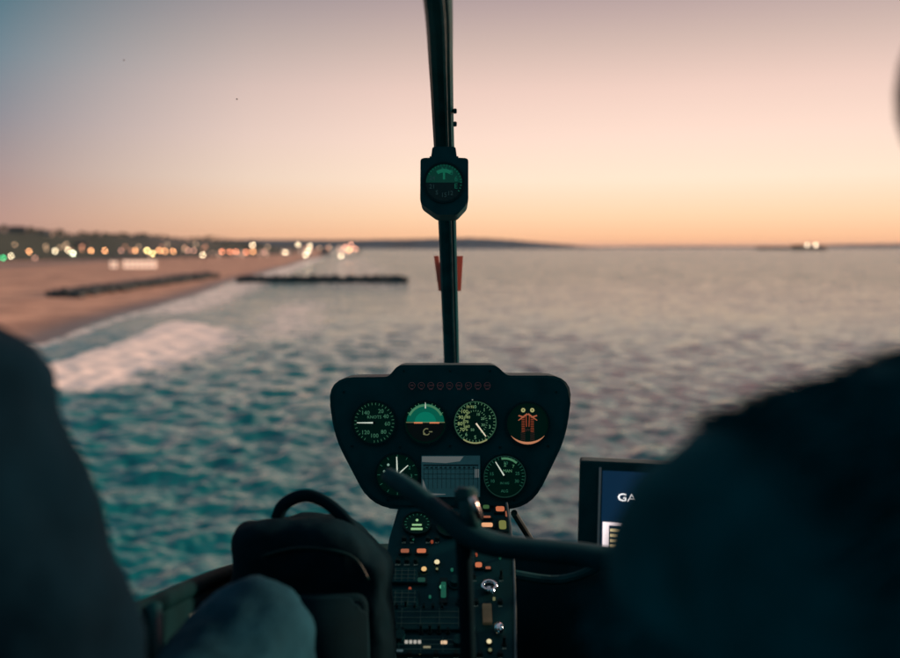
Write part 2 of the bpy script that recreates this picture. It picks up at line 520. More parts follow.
def build_land():
    y = np.concatenate([np.linspace(-150, 160, 12, endpoint=False), 160 * (12000 / 160) ** np.linspace(0, 1, 260)])
    s = np.concatenate([[-30, -15, -6, -2], np.linspace(0, 120, 60), np.linspace(125, 800, 110), [1000, 1400, 2200, 4000, 8000]])
    Y, Sg = np.meshgrid(y, s, indexing='ij')
    X = shore_x(Y) - Sg
    wob = np.sin(Y * .021) * 2.2 + np.sin(Y * .0071 + 1) * 3.0 + np.sin(Y * .05) * .8
    X = X + wob * np.clip(1 - np.abs(Sg) / 40, 0, 1) * .6
    Z = ground_z(Sg, Y)
    Z = Z + np.where(Z > 6, 1.6 * np.sin(X * .031 + Y * .012) + 1.2 * np.sin(Y * .045 + X * .02), .05 * np.sin(X * .3 + Y * .11))
    wet = np.clip(1.25 - Sg / 12, 0, 1) * .8
    wl = shore_x(Y)
    c1 = np.interp(Y, [300, 420, 600], [50, 47, 38])
    band = np.exp(-((Sg - c1) / 13.0) ** 4) * np.clip((Y - 300) / 90, 0, 1) * np.clip((660 - Y) / 60, 0, 1)
    c2 = 150 + (Y - 330) * .05
    band2 = .85 * np.exp(-((Sg - c2) / 24.0) ** 4) * np.clip((Y - 250) / 60, 0, 1) * np.clip((520 - Y) / 90, 0, 1)
    band3 = .62 * np.exp(-((Sg - 260) / 40.0) ** 2) * np.clip((Y - 400) / 200, 0, 1)
    band = band * .55
    wet = np.maximum.reduce([wet, band * .96, band2, band3])
    f = bluff_foot(Y)
    scrub = np.clip((Sg - f + 25) / 30, 0, 1)
    me = bpy.data.meshes.new('beach')
    co = np.stack([X, Y, Z], -1).reshape(-1, 3)
    n0, n1 = X.shape
    i = np.arange(n0 - 1)[:, None]; j = np.arange(n1 - 1)[None, :]
    q = np.stack([i * n1 + j, i * n1 + j + 1, (i + 1) * n1 + j + 1, (i + 1) * n1 + j], -1).reshape(-1, 4)
    me.from_pydata(co.tolist(), [], q[:, ::-1].tolist())
    for nm, v in (('wet', wet), ('scrub', scrub)):
        a = me.attributes.new(nm, 'FLOAT', 'POINT'); a.data.foreach_set('value', v.ravel().astype(np.float32))
    for p in me.polygons: p.use_smooth = True
    return me


beach = link('beach', build_land(), ms_)
tag(beach, 'broad sandy beach below a dark scrubby bluff', kind='structure')

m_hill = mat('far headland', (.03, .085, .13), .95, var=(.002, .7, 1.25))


def ridge(name, prof, D, depth, label):
    """a ridge of hills at distance D whose skyline runs through prof [(px, rise above the horizon in px)]"""
    bm = bmesh.new()
    prof2 = []
    for k in range(len(prof) - 1):
        for t in range(10):
            a, b_ = prof[k], prof[k + 1]
            u = t / 10; uu = u
            prof2.append((a[0] + (b_[0] - a[0]) * u, a[1] + (b_[1] - a[1]) * uu))
    prof2.append(prof[-1])
    rows = []
    for px, up in prof2:
        x = (px - 450) / F * D
        z = max(2, up / F * D + H) + 8 * noise.noise(Vector((px * .11, D, 0)))
        rows.append([bm.verts.new((x * f_, D * f_, zz)) for f_, zz in ((.97, -5), (.985, z * .45), (1.0, z), (1 + depth / D * .5, z * .8), (1 + depth / D, -5))])
    for A, B in zip(rows, rows[1:]):
        for j in range(4): bm.faces.new((A[j], A[j + 1], B[j + 1], B[j]))
    o = fin(name, bm, m_hill, smooth=True)
    tag(o, label, kind='structure')
    return o


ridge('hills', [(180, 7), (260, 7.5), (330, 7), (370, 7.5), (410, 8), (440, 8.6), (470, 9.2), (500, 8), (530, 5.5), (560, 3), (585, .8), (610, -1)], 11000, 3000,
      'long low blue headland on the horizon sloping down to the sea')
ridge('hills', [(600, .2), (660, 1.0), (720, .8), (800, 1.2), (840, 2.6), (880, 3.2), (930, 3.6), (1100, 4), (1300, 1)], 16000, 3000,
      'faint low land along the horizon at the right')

# ================================================================== TREES ON THE BLUFF
m_leaf = mat('dark foliage', (.030, .060, .045), .9, var=(.4, .5, 1.6))
m_bark = mat('bark', (.06, .05, .045), .9, var=(1.5, .7, 1.3))


def crown_mesh(seed, palm=False):
    rd = random.Random(seed)
    bm = bmesh.new()
    if palm:
        for k in range(22):
            a = rd.random() * 6.28; up = rd.uniform(-.2, .9); L = rd.uniform(2.2, 3.0)
            p = Vector((0, 0, 0)); d = Vector((math.cos(a) * math.cos(up), math.sin(a) * math.cos(up), math.sin(up)))
            prev = None
            for t in range(5):
                side = Vector((-math.sin(a), math.cos(a), 0)) * (.42 * math.sin(math.pi * (t + .6) / 5.4))
                cur = (bm.verts.new(p + side), bm.verts.new(p - side))
                if prev: bm.faces.new((prev[0], prev[1], cur[1], cur[0]))
                prev = cur
                p = p + d * L / 4; d = (d + Vector((0, 0, -.38))).normalized()
    else:
        lobes = [(Vector((rd.uniform(-2.4, 2.4), rd.uniform(-2.4, 2.4), rd.uniform(-1.3, 2.0))), rd.uniform(1.1, 2.0)) for _ in range(9)]
        for c, r in lobes:
            for _ in range(46):
                v = Vector((rd.gauss(0, 1), rd.gauss(0, 1), rd.gauss(0, 1))).normalized() * r * rd.uniform(.55, 1.1)
                p = c + v
                a = Vector((rd.gauss(0, 1), rd.gauss(0, 1), rd.gauss(0, 1))).normalized()
                b_ = a.orthogonal().normalized()
                s_ = rd.uniform(.25, .55)
                bm.faces.new([bm.verts.new(p + a * s_), bm.verts.new(p + b_ * s_ * .7), bm.verts.new(p - a * s_), bm.verts.new(p - b_ * s_ * .7)])
    me = bpy.data.meshes.new('crown'); bm.to_mesh(me); bm.free(); me.materials.append(m_leaf)
    return me


def trunk_mesh(h, r, seed):
    rd = random.Random(seed); bm = bmesh.new()
    pts = smooth_path([(0, 0, 0), (rd.uniform(-.3, .3), rd.uniform(-.3, .3), h * .5), (0, 0, h)], 4)
    tube(bm, pts, [r * (1 - .45 * i / (len(pts) - 1)) for i in range(len(pts))], 7)
    if h < 6:
        for k in range(4):
            a = k * 1.6 + rd.random()
            tube(bm, [(0, 0, h * .7), (math.cos(a) * 1.2, math.sin(a) * 1.2, h * 1.05)], [r * .5, r * .2], 5)
    me = bpy.data.meshes.new('trunk'); bm.to_mesh(me); bm.free(); me.materials.append(m_bark)
    return me


crowns = [crown_mesh(i) for i in range(4)]; pcrown = crown_mesh(9, True)
trunk_s = trunk_mesh(4.2, .32, 1); trunk_p = trunk_mesh(11, .26, 2)


def land_at(px, D):
    """terrain point on the ray column px at forward distance D"""
    x = (px - 450) / F * D
    s = float(shore_x(D)) - x
    z = float(ground_z(np.array(s), np.array(D)))
    if z > 6: z += 1.6 * math.sin(x * .031 + D * .012) + 1.2 * math.sin(D * .045 + x * .02)
    return Vector((x, D, z)), s


rd = random.Random(3)
nt_ = 0
tree_lines = []
for k in range(130):
    px = -8 + k * 2.6 + rd.uniform(-1.5, 1.5)
    D = float(np.interp(px, [0, 240, 345], [1270, 1900, 2900])) * rd.uniform(.97, 1.12)
    p, s = land_at(px, D)
    if p.z < 8: continue
    t = empty('bluff_tree', p - Vector((0, 0, .4)))
    sc_ = rd.uniform(.8, 1.45) * (1.0 if px < 230 else 1.1)
    t.scale = (sc_,) * 3; t.rotation_euler = (0, 0, rd.random() * 6.28)
    kindw = ['broad', 'ragged', 'rounded', 'low'][k % 4]
    pos = 'above the left end of the shore lights' if px < 80 else 'above the middle of the shore lights' if px < 180 else 'near the end of the bluff'
    tag(t, 'dark bushy tree on the bluff skyline ' + pos, 'tree', 'bushy trees on the bluff ' + pos)
    for nm, me, z in (('crown', crowns[k % 4], 5.2), ('trunk', trunk_s, 0)):
        c = bpy.data.objects.new(nm, me); COL.objects.link(c); c.parent = t; c.location = (0, 0, z)
for px, D, s_, lab in ((93, 1330, 1.25, 'tallest dark palm standing up from the bluff skyline'), (104, 1345, .95, 'shorter dark palm right of the tallest palm on the bluff'),
                       (66, 1320, .8, 'small dark palm on the bluff skyline left of the tallest palm')):
    p, s = land_at(px, D)
    t = empty('palm_tree', p - Vector((0, 0, .4))); t.scale = (s_,) * 3
    tag(t, lab, 'palm tree', 'palms on the bluff')
    for nm, me, z in (('crown', pcrown, 11), ('trunk', trunk_p, 0)):
        c = bpy.data.objects.new(nm, me); COL.objects.link(c); c.parent = t; c.location = (0, 0, z)

# ================================================================== BUILDINGS
m_wall_w = mat('pale stucco', (.70, .60, .54), .85, var=(.3, .85, 1.1))
m_wall_d = mat('grey stucco', (.16, .16, .17), .85, var=(.3, .8, 1.2))
m_roof = mat('dark roof', (.06, .05, .05), .8, var=(.5, .8, 1.2))
m_pane_glow = mat('lit window and painted sunset glow', (.05, .05, .05), .3, emit=(1, .60, .42), estr=1.6)  # on the pavilion and hut this glow replaces sunset on white walls
m_pane_dk = mat('dark window', (.02, .03, .035), .15)


def building(name, px, D, w_, h_, dp, wall, lit, label, pitched=True, zb=None):
    p, s = land_at(px, D)
    z = p.z - .3 if zb is None else zb
    t = empty(name, (p.x, p.y, z)); t.rotation_euler = (0, 0, math.atan2(-p.x, p.y) * .8)
    bm = bmesh.new(); box(bm, (0, dp / 2, h_ / 2), (w_, dp, h_)); fin('wall', bm, wall, t)
    bm = bmesh.new()
    if pitched:
        e = .5; rz = h_ + min(w_, dp) * .22
        vs = [(-w_ / 2 - e, -e, h_ + .01), (w_ / 2 + e, -e, h_ + .01), (w_ / 2 + e, dp + e, h_ + .01), (-w_ / 2 - e, dp + e, h_ + .01), (-w_ / 2 * .7, dp / 2, rz), (w_ / 2 * .7, dp / 2, rz)]
        V = [bm.verts.new(v) for v in vs]
        for f in ((0, 1, 5, 4), (1, 2, 5), (2, 3, 4, 5), (3, 0, 4), (3, 2, 1, 0)): bm.faces.new([V[i] for i in f])
    else:
        box(bm, (0, dp / 2, h_ + .31), (w_ + .6, dp + .6, .6))
    fin('roof', bm, m_roof, t)
    nx = max(2, int(w_ / 3.6)); nz = max(1, int(h_ / 3.2))
    for i in range(nx):
        for j in range(nz):
            bm = bmesh.new(); cx = -w_ / 2 + (i + .5) * w_ / nx; cz = (j + .55) * h_ / nz
            box(bm, (cx, -.03, cz), (w_ / nx * .74, .12, h_ / nz * .6))
            fin('window', bm, m_pane_glow if lit == 2 or (lit == 1 and (i * 7 + j * 3 + int(px)) % 3 == 0) else m_pane_dk, t)
    return tag(t, label, 'building')


building('beach_pavilion', 140.5, 720, 26, 7.4, 9, m_wall_w, 2, 'long pale pavilion with painted sunset glow on the sand below the shore lights', False)  # glowing panes stand in for sunset light on the white front
building('beach_hut', 114.5, 720, 6.0, 6.4, 6, m_wall_w, 2, 'small pale hut with painted glow on the sand just left of the long pavilion', False)
for i, (px, D, w_, h_, ws, lit, wd) in enumerate([
        (20, 1230, 22, 7, m_wall_d, 1, 'far left'), (48, 1260, 16, 6, m_wall_w, 0, 'left'), (82, 1290, 20, 8, m_wall_d, 1, 'second from left')]):
    building('beach_house', px, D, w_, h_, 10, ws, 0, ['wide dark two-storey house at the left end of the bluff', 'pale low house without lights on the left of the bluff', 'dark two-storey house below the tallest palm'][i])
for px, D, w_, h_, ws, lit, lb in (
        (150, 1400, 24, 9, m_wall_d, 1, 'broad dark building behind the long pavilion at the bluff foot'),
        (178, 1500, 20, 8, m_wall_w, 0, 'pale flat building right of the pavilion at the bluff foot'),
        (212, 1600, 30, 9, m_wall_d, 1, 'wide dark building below the red lights'),
        (238, 1650, 22, 10, m_wall_w, 1, 'pale building in the row of red lights'),
        (262, 1750, 24, 11, m_wall_d, 1, 'dark building beside the cream light above the red row'),
        (287, 1900, 26, 12, m_wall_w, 1, 'pale hotel block among the first cream lights'),
        (305, 2050, 30, 17, m_wall_w, 1, 'tall pale hotel block among the clustered cream lights'),
        (325, 2250, 24, 12, m_wall_d, 0, 'dark block between the two light clusters at the beach end'),
        (344, 2500, 34, 19, m_wall_w, 2, 'tall lit hotel at the far end of the beach'),
        (357, 2650, 24, 14, m_wall_w, 1, 'last pale building beside the water at the far end')):
    building('shore_building', px, D, w_, h_, 12, ws, lit, lb, False, zb=2.0)

# ================================================================== SHORE LIGHTS
LC = {'faint': ((1, .62, .36), 4.5), 'ember': ((1, .40, .22), 4), 'pale': ((1, .80, .52), 26), 'cream': ((1, .74, .46), 23), 'orange': ((1, .42, .17), 26), 'dim': ((.9, .42, .30), 9), 'white': ((.95, 1, .68), 40),
      'yellow': ((1, .74, .28), 34), 'red': ((1, .30, .14), 22), 'salmon': ((1, .42, .26), 18), 'green': ((.05, .8, .3), 20)}
LM = {k: mat(k + ' lamp light', (.1, .1, .1), .4, emit=c, estr=s_) for k, (c, s_) in LC.items()}
m_pole = mat('lamp pole', (.05, .055, .06), .5)
lights = [(3, 258, 'green'), (11, 256, 'pale'), (29, 251.5, 'orange'), (35, 258, 'dim'), (55, 251, 'pale'), (68, 250, 'cream'), (73, 253.5, 'white'), (91, 250.5, 'orange'),
          (105, 250.5, 'orange'), (121, 250.5, 'dim'), (135, 250.5, 'orange'), (147, 250.5, 'yellow'), (152.5, 253.5, 'yellow'), (159, 250.5, 'orange'), (165, 251, 'orange'),
          (173, 251.3, 'orange'), (188, 250.5, 'dim'), (194, 250.5, 'dim'), (203, 255, 'cream'), (222, 251.5, 'red'), (230, 251.8, 'red'), (236, 251.5, 'red'),
          (246, 252, 'red'), (252.5, 245, 'cream'), (253, 251.5, 'orange'), (264, 252, 'dim'), (285, 252.5, 'cream'), (298, 244.5, 'cream'), (310, 246, 'cream'),
          (308, 251, 'pale'), (305.5, 255, 'pale'), (341, 256, 'cream'), (345, 247, 'salmon'), (351, 245, 'salmon'), (355, 249, 'salmon'), (349, 250, 'orange')]
rl = random.Random(21)
for k in range(26):
    lights.append((rl.uniform(6, 330), rl.uniform(246.0, 250.5) - (0 if k % 2 else 2.5) * (rl.random()), ['faint', 'ember'][k % 2]))
lights.sort()
ordw = ['first', 'second', 'third', 'fourth', 'fifth', 'sixth', 'seventh', 'eighth', 'ninth', 'tenth', 'eleventh', 'twelfth', 'thirteenth', 'fourteenth']
cnt = {}
bm = bmesh.new(); bmesh.ops.create_icosphere(bm, subdivisions=2, radius=1)
for v in bm.verts: v.co.z *= .8
bulb_me = bpy.data.meshes.new('lamp_globe'); bm.to_mesh(bulb_me); bm.free()
adj = {'faint': 'faint amber', 'ember': 'faint reddish', 'green': 'green', 'pale': 'pale amber', 'cream': 'bright cream', 'orange': 'orange', 'dim': 'faint rosy', 'white': 'brilliant greenish-white', 'yellow': 'bright yellow', 'red': 'red-orange', 'salmon': 'salmon'}
for px, py, c in lights:
    D = 1060 if px < 210 else float(np.interp(px, [210, 265, 360], [1150, 1300, 1500]))
    q = P(px, py, D); q = Vector((q.x, q.y, q.z))
    p, s = land_at(px, q.y)
    gz = p.z if s > 0 else 1.0
    if q.z - gz < 3: gz = q.z - 4
    t = empty('street_lamp', (q.x, q.y, gz))
    hgt = q.z - gz
    bm = bmesh.new(); tube(bm, [(0, 0, 0), (0, 0, hgt - .5)], [.22, .12], 8); box(bm, (0, 0, .15), (.7, .7, .3))
    fin('pole', bm, m_pole, t)
    me = bulb_me.copy(); 
    g = link('lamp_globe', me, LM[c], t); r = .9 * D / 1100; g.scale = (r, r, r); g.location = (0, 0, hgt)
    cnt[c] = cnt.get(c, 0) + 1
    tag(t, f'{adj[c]} shore lamp on a thin pole, {ordw[cnt[c]-1]} of its colour from the left', 'street lamp', 'lamps along the shore')

# ================================================================== JETTY, SHIP, BREAKWATER
m_rock = mat('wet dark rock', (.028, .045, .052), .7, var=(.6, .6, 1.5), bump=(1.2, .6, .3))


def rock_bank(name, a, b_, width, hgt, m_, label, cat, seed, step=1.2, size=1.3):
    rd = random.Random(seed); bm = bmesh.new()
    a = Vector(a); b_ = Vector(b_); d = b_ - a; L = d.length; u = d / L; n_ = Vector((-u.y, u.x, 0))
    rot = Matrix.Rotation(math.atan2(u.y, u.x), 3, 'Z')
    c = (a + b_) / 2
    vs = box(bm, (c.x, c.y, hgt * .35 - 1), (L, width * .72, hgt * .7 + 2), rot)
    k = int(L / step)
    for i in range(k):
        for j in range(5):
            v = rd.uniform(-.5, .5)
            top = hgt * (1 - 1.1 * abs(v) ** 1.6)
            p = a + u * (L * (i + rd.random()) / k) + n_ * v * width + Vector((0, 0, top * rd.uniform(.3, .95)))
            s_ = size * rd.uniform(.6, 1.25)
            r = bmesh.ops.create_icosphere(bm, subdivisions=1, radius=s_)
            for vv in r['verts']:
                vv.co = Vector((vv.co.x * rd.uniform(.8, 1.2), vv.co.y, vv.co.z * .8)) + p
    return tag(fin(name, bm, m_), label, cat)


A = G(236, 282.5); B = G(407, 283)
rock_bank('rock_jetty', (A.x, A.y + 4, 0), (B.x, B.y + 4, 0), 7, 3.9, m_rock, 'dark straight rock jetty running out from the beach into the sea', 'jetty', 4)
rock_bank('rock_groyne', (-141, 318, 1.2), (-150, 545, 1.2), 13, 3.0, m_rock, 'low dark diagonal rock groyne lying across the dry beach sand', 'groyne', 8)
A = G(756, 249.4); B = G(800, 249.4)
rock_bank('rock_breakwater', (A.x, A.y, 0), (B.x, B.y, 0), 40, 22, m_rock, 'thin low dark breakwater on the horizon left of the ship', 'breakwater', 5, step=9, size=5)
C_ = G(809, 249.9)
m_hull = mat('dark hull', (.03, .028, .03), .6, var=(.02, .8, 1.2))
ship = empty('cargo_ship', (C_.x, C_.y, 0))
Ls = 36 / F * C_.y
bm = bmesh.new()
prism(bm, [(-Ls / 2, -14), (Ls * .42, -14), (Ls / 2, 0), (Ls * .42, 14), (-Ls / 2, 14)], -3, 30, .8); fin('hull', bm, m_hull, ship)
bm = bmesh.new(); box(bm, (-Ls * .02, 0, 36), (26, 20, 12)); box(bm, (-Ls * .02, 0, 43.9), (16, 14, 4)); box(bm, (-Ls * .02 - 6, 0, 49.8), (4, 5, 8)); fin('superstructure', bm, m_hull, ship)
bm = bmesh.new()
for k in range(5): box(bm, (-Ls * .42 + k * Ls * .075, 0, 32.5), (Ls * .06, 20, 5))
fin('cargo_hatches', bm, m_hull, ship)
for k, dx in enumerate((-.085, .16)):
    me = bulb_me.copy(); g = link('deck_light', me, mat('deck light', (.1, .1, .1), emit=(1, .78, .55), estr=34), ship)
    g.location = (Ls * dx, -16, 34); g.scale = (3.6, 3.6, 3.6)
tag(ship, 'long dark cargo ship on the horizon with two bright deck lights', 'ship')

# ================================================================== HAZE
bm = bmesh.new(); box(bm, (0, 0, 105), (160000, 160000, 220))
hm = bpy.data.materials.new('thin sea haze'); hm.use_nodes = True
nt = hm.node_tree; nt.nodes.remove(nt.nodes['Principled BSDF'])
pv = nt.nodes.new('ShaderNodeVolumePrincipled'); pv.inputs['Color'].default_value = (.80, .84, .92, 1); pv.inputs['Density'].default_value = .9e-5
nt.links.new(pv.outputs[0], nt.nodes['Material Output'].inputs['Volume'])
hz_ = fin('haze', bm, hm); hz_['kind'] = 'stuff'

# ================================================================== HELICOPTER SHELL
heli = empty('helicopter', P(450, 700, 1.2))
HINV = Matrix.Translation(-heli.location)


def hpart(name, bm, m_, smooth=False, parent=heli):
    bmesh.ops.transform(bm, matrix=HINV, verts=bm.verts)
    return fin(name, bm, m_, parent, Matrix.Identity(4), smooth)


tag(heli, 'dark helicopter cabin shell with a slim curved windshield post in the middle', 'helicopter')
post_c = [(398, -330, .55), (415, -150, .78), (437, 0, 1.06), (441, 75, 1.30), (443.5, 140, 1.50), (447, 220, 1.72), (449.5, 300, 1.88), (451.5, 362, 2.02), (453, 450, 2.06), (454, 520, 2.0), (454, 556, 1.9)]
pw = .0355


def sweep(bm, pts, w_, t_, offx=0, offd=0):
    """rectangular section with rounded front swept along pts"""
    rows = []
    for i, p in enumerate(pts):
        t = (pts[min(i + 1, len(pts) - 1)] - pts[max(i - 1, 0)]).normalized()
        u = Vector((1, 0, 0)); u = (u - t * u.dot(t)).normalized()
        v = t.cross(u).normalized()
        if v.y > 0: v = -v
        sec = [(-.5, 1), (-.5, .25), (-.38, 0), (-.15, -.08), (.15, -.08), (.38, 0), (.5, .25), (.5, 1)]
        rows.append([bm.verts.new(p + u * (a * w_ + offx) - v * (b_ * t_ + offd)) for a, b_ in sec])
    n_ = len(rows[0])
    for A_, B_ in zip(rows, rows[1:]):
        for j in range(n_): bm.faces.new((A_[j], A_[(j + 1) % n_], B_[(j + 1) % n_], B_[j]))
    bm.faces.new(rows[0]); bm.faces.new(rows[-1][::-1])


pts = smooth_path([P(*q) for q in post_c], 8)
bm = bmesh.new(); sweep(bm, pts, pw, .03); post = hpart('windshield_post', bm, M['post'])
bm = bmesh.new(); sweep(bm, pts, .0045, .004, .0065, -.0045); hpart('highlight_strip', bm, M['trim'], parent=post)  # paler strip modelled in place of the highlight down the post
bm = bmesh.new()
for py in (111, 124):
    k = min(range(len(pts)), key=lambda i: abs((pts[i] - P(442, py, 1.42)).length)); 
    p = pts[k]
    q = P(455.0, py, (p - CAM).dot(FW))
    box(bm, q, (.006, .012, .007), bev=.001)
hpart('trim_clip', bm, M['plastic'], parent=post)

# windshield: two curved clear panes either side of the post
m_glass = bpy.data.materials.new('clear acrylic'); m_glass.use_nodes = True
nt = m_glass.node_tree
for n_ in list(nt.nodes):
    if n_.type != 'OUTPUT_MATERIAL': nt.nodes.remove(n_)
tr = nt.nodes.new('ShaderNodeBsdfTransparent'); tr.inputs[0].default_value = (.99, .995, .99, 1)
gl = nt.nodes.new('ShaderNodeBsdfGlossy'); gl.inputs['Roughness'].default_value = .3; gl.inputs['Color'].default_value = (.9, .9, .9, 1)
mx_ = nt.nodes.new('ShaderNodeMixShader'); mx_.inputs[0].default_value = 0.0
nt.links.new(tr.outputs[0], mx_.inputs[1]); nt.links.new(gl.outputs[0], mx_.inputs[2]); nt.links.new(mx_.outputs[0], nt.nodes['Material Output'].inputs['Surface'])
gp = smooth_path([P(*q) for q in post_c], 3)
for sgn in (-1, 1):
    bm = bmesh.new(); rows = []
    for p in gp:
        row = []
        for k in range(13):
            u = k / 12
            row.append(bm.verts.new((p.x + sgn * (.012 + .66 * math.sin(u * 1.45)), p.y + .022 - (p.y * .55) * (1 - math.cos(u * 1.45)), p.z)))
        rows.append(row)
    for A_, B_ in zip(rows, rows[1:]):
        for j in range(12): bm.faces.new((A_[j], A_[j + 1], B_[j + 1], B_[j]))
    from mathutils.bvhtree import BVHTree
    tree_ = BVHTree.FromBMesh(bm)
    spots = []
    for px, py, rr0 in ((237, 99, .0015), (124, 60, .0012)):
        v_ = (FW + (px - 450) / F * RT + (329 - py) / F * UP).normalized()
        h_ = tree_.ray_cast(CAM, v_, 4.0)
        if h_[0] is not None and (px < 450) == (sgn < 0): spots.append((h_[0] - v_ * .001, rr0))
    wp = hpart('windshield_pane', bm, m_glass, True)
    for p_, rr0 in spots:
        b2 = bmesh.new(); ellipsoid(b2, p_, (rr0, .0008, rr0 * .8), 8); hpart('dirt_speck', b2, M['speck'], True, parent=wp)
# roof, nose rim and lower walls
bm = bmesh.new()
rows = []
for y in (.50, .35, .1, -.4, -1.1):
    rows.append([bm.verts.new((x, y, H + .44 - .16 * abs(x / .66) ** 3)) for x in (-.66, -.6, -.5, -.3, 0, .3, .5, .6, .66)] )
for A_, B_ in zip(rows, rows[1:]):
    for j in range(8): bm.faces.new((A_[j], A_[j + 1], B_[j + 1], B_[j]))
r_ = bmesh.ops.extrude_face_region(bm, geom=list(bm.faces))
for v in r_['geom']:
    if isinstance(v, bmesh.types.BMVert): v.co.z += .03
hpart('roof', bm, M['shell'], True)
rim = smooth_path([Vector((-.66, -.9, H - .46)), P(-40, 690, .62), P(133, 613, .86), P(238, 569, 1.28), P(330, 552, 1.62), P(395, 548, 1.82), P(454, 548, 1.92), P(530, 549, 1.86), P(600, 552, 1.66), P(690, 569, 1.28), P(790, 613, .86), P(950, 690, .62), Vector((.66, -.9, H - .46))], 6)
FLOOR = H - .98
bm = bmesh.new(); rows = []
for p in rim:
    inn = Vector((p.x * .90, p.y * .94, FLOOR))
    rows.append([bm.verts.new(p), bm.verts.new(Vector((p.x * .97, p.y * .985, p.z - .012))), bm.verts.new(p.lerp(inn, .5) + Vector((p.x * .04, .03, 0))), bm.verts.new(inn)])
for A_, B_ in zip(rows, rows[1:]):
    for j in range(3): bm.faces.new((A_[j], A_[j + 1], B_[j + 1], B_[j]))
g_ = bmesh.ops.extrude_face_region(bm, geom=list(bm.faces))
for v in g_['geom']:
    if isinstance(v, bmesh.types.BMVert):
        v.co.x *= 1.03; v.co.y += .03; v.co.z -= .004
hpart('nose_shell', bm, M['shell'], True)
bm = bmesh.new()
tube(bm, [p + Vector((0, 0, -.002)) for p in rim], .011, 10); hpart('window_sill', bm, M['shell'], True)
bm = bmesh.new()
fl = [(p.x * .93, p.y * .96) for p in rim]
prism(bm, fl, FLOOR - .03, FLOOR + .004); hpart('cabin_floor', bm, M['shell'])
# door post and grey map pocket below the left sill
bm = bmesh.new(); tube(bm, [P(154, 606, .87), P(158, 720, .80)], .008, 10); hpart('door_post', bm, M['post'], True)
bm = bmesh.new()
for a_, q in enumerate([P(163, 628, .96), P(205, 606, 1.06), P(212, 720, 1.04), P(163, 720, .94)]): bm.verts.new(q)
bm.verts.ensure_lookup_table(); bm.faces.new(bm.verts[:])
g_ = bmesh.ops.extrude_face_region(bm, geom=list(bm.faces))
for v in g_['geom']:
    if isinstance(v, bmesh.types.BMVert): v.co += Vector((-.004, .012, -.004))
hpart('map_pocket', bm, M['lining'])

# ================================================================== RED PROBE COVER behind the post
bm = bmesh.new(); d0 = 2.06
for (x0, x1, x2, x3) in ((433.8, 438.6, 442.2, 438.6), (456.0, 463.0, 461.0, 456.8)):
    a_ = [P(x0, 256, d0), P(x1, 256, d0), P(x2, 291, d0 + .02), P(x3, 291, d0 + .02)]
    v1 = [bm.verts.new(q) for q in a_]; v2 = [bm.verts.new(q + Vector((0, .035, 0))) for q in a_]
    bm.faces.new(v1); bm.faces.new(v2[::-1])
    for j in range(4): bm.faces.new((v1[j], v2[j], v2[(j + 1) % 4], v1[(j + 1) % 4]))
q1, q2 = P(438, 272, d0 + .03), P(459, 272, d0 + .03)
box(bm, (q1 + q2) / 2, ((q2 - q1).length + .006, .012, .045), bev=.002)
rn = M['red'].node_tree; tl = rn.nodes.new('ShaderNodeBsdfTranslucent'); tl.inputs[0].default_value = (.62, .30, .24, 1)
mxr = rn.nodes.new('ShaderNodeMixShader'); mxr.inputs[0].default_value = .55
rn.links.new(rn.nodes['Principled BSDF'].outputs[0], mxr.inputs[1]); rn.links.new(tl.outputs[0], mxr.inputs[2]); rn.links.new(mxr.outputs[0], rn.nodes['Material Output'].inputs['Surface'])
o = fin('probe_cover', bm, M['red'])
tag(o, 'small red tapered cover clipped behind the windshield post under the compass', 'probe cover')

# ================================================================== INSTRUMENT PANEL
PD = 1.46; K = PD / F
PO = P(450, 438, PD)
PM = Matrix((RT, UP, -FW)).transposed().to_4x4(); PM.translation = PO      # local x right, y up, z towards the camera


def l(px, py): return ((px - 450) * K, (438 - py) * K)


panel = empty('instrument_panel', mw=PM)
tag(panel, 'black mushroom-shaped helicopter instrument panel with six glowing round gauges and a grey display', 'instrument panel')


def rounded(poly, r, k=6):
    out = []
    n_ = len(poly)
    for i in range(n_):
        p = Vector(poly[i][:2]); rr_ = poly[i][2] if len(poly[i]) > 2 else r
        a = Vector(poly[i - 1][:2]); b_ = Vector(poly[(i + 1) % n_][:2])
        da = (a - p).normalized(); db = (b_ - p).normalized()
        q0 = p + da * rr_; q1 = p + db * rr_
        for j in range(k + 1):
            t = j / k
            v = (1 - t) ** 2 * q0 + 2 * t * (1 - t) * p + t * t * q1
            out.append((v.x, v.y))
    return out


outline = [(398, 365, 6), (388, 377, 4), (326, 377.5, 28), (334.5, 438, 20), (372, 509.5, 26), (531, 510, 26), (566, 438, 20), (574.5, 375.5, 28), (507, 375.5, 4), (496, 365, 6)]
outline = rounded(outline, 8)
pl = [l(x, y) for x, y in outline][::-1]
bm = bmesh.new(); prism(bm, pl, -.09, -.002, .003)
fin('panel_housing', bm, M['plastic'], panel, Matrix.Identity(4))
cx_ = sum(p[0] for p in pl) / len(pl); cy_ = sum(p[1] for p in pl) / len(pl)
bm = bmesh.new(); prism(bm, [(cx_ + (x - cx_) * .965, cy_ + (y - cy_) * .955) for x, y in pl], -.001, .002)
fin('panel_face', bm, M['face'], panel, Matrix.Identity(4))
R0 = 20.5 * K
for px, py in ((344, 392), (556, 392), (404, 371), (490, 371), (352, 446), (548, 446), (388, 500), (514, 500), (450, 446), (400, 447), (500, 447), (450, 371)):
    bm = bmesh.new(); disc(bm, l(px, py), .0022, .002, .0035, 10)
    fin('screw', bm, M['bezel'], panel, Matrix.Identity(4))


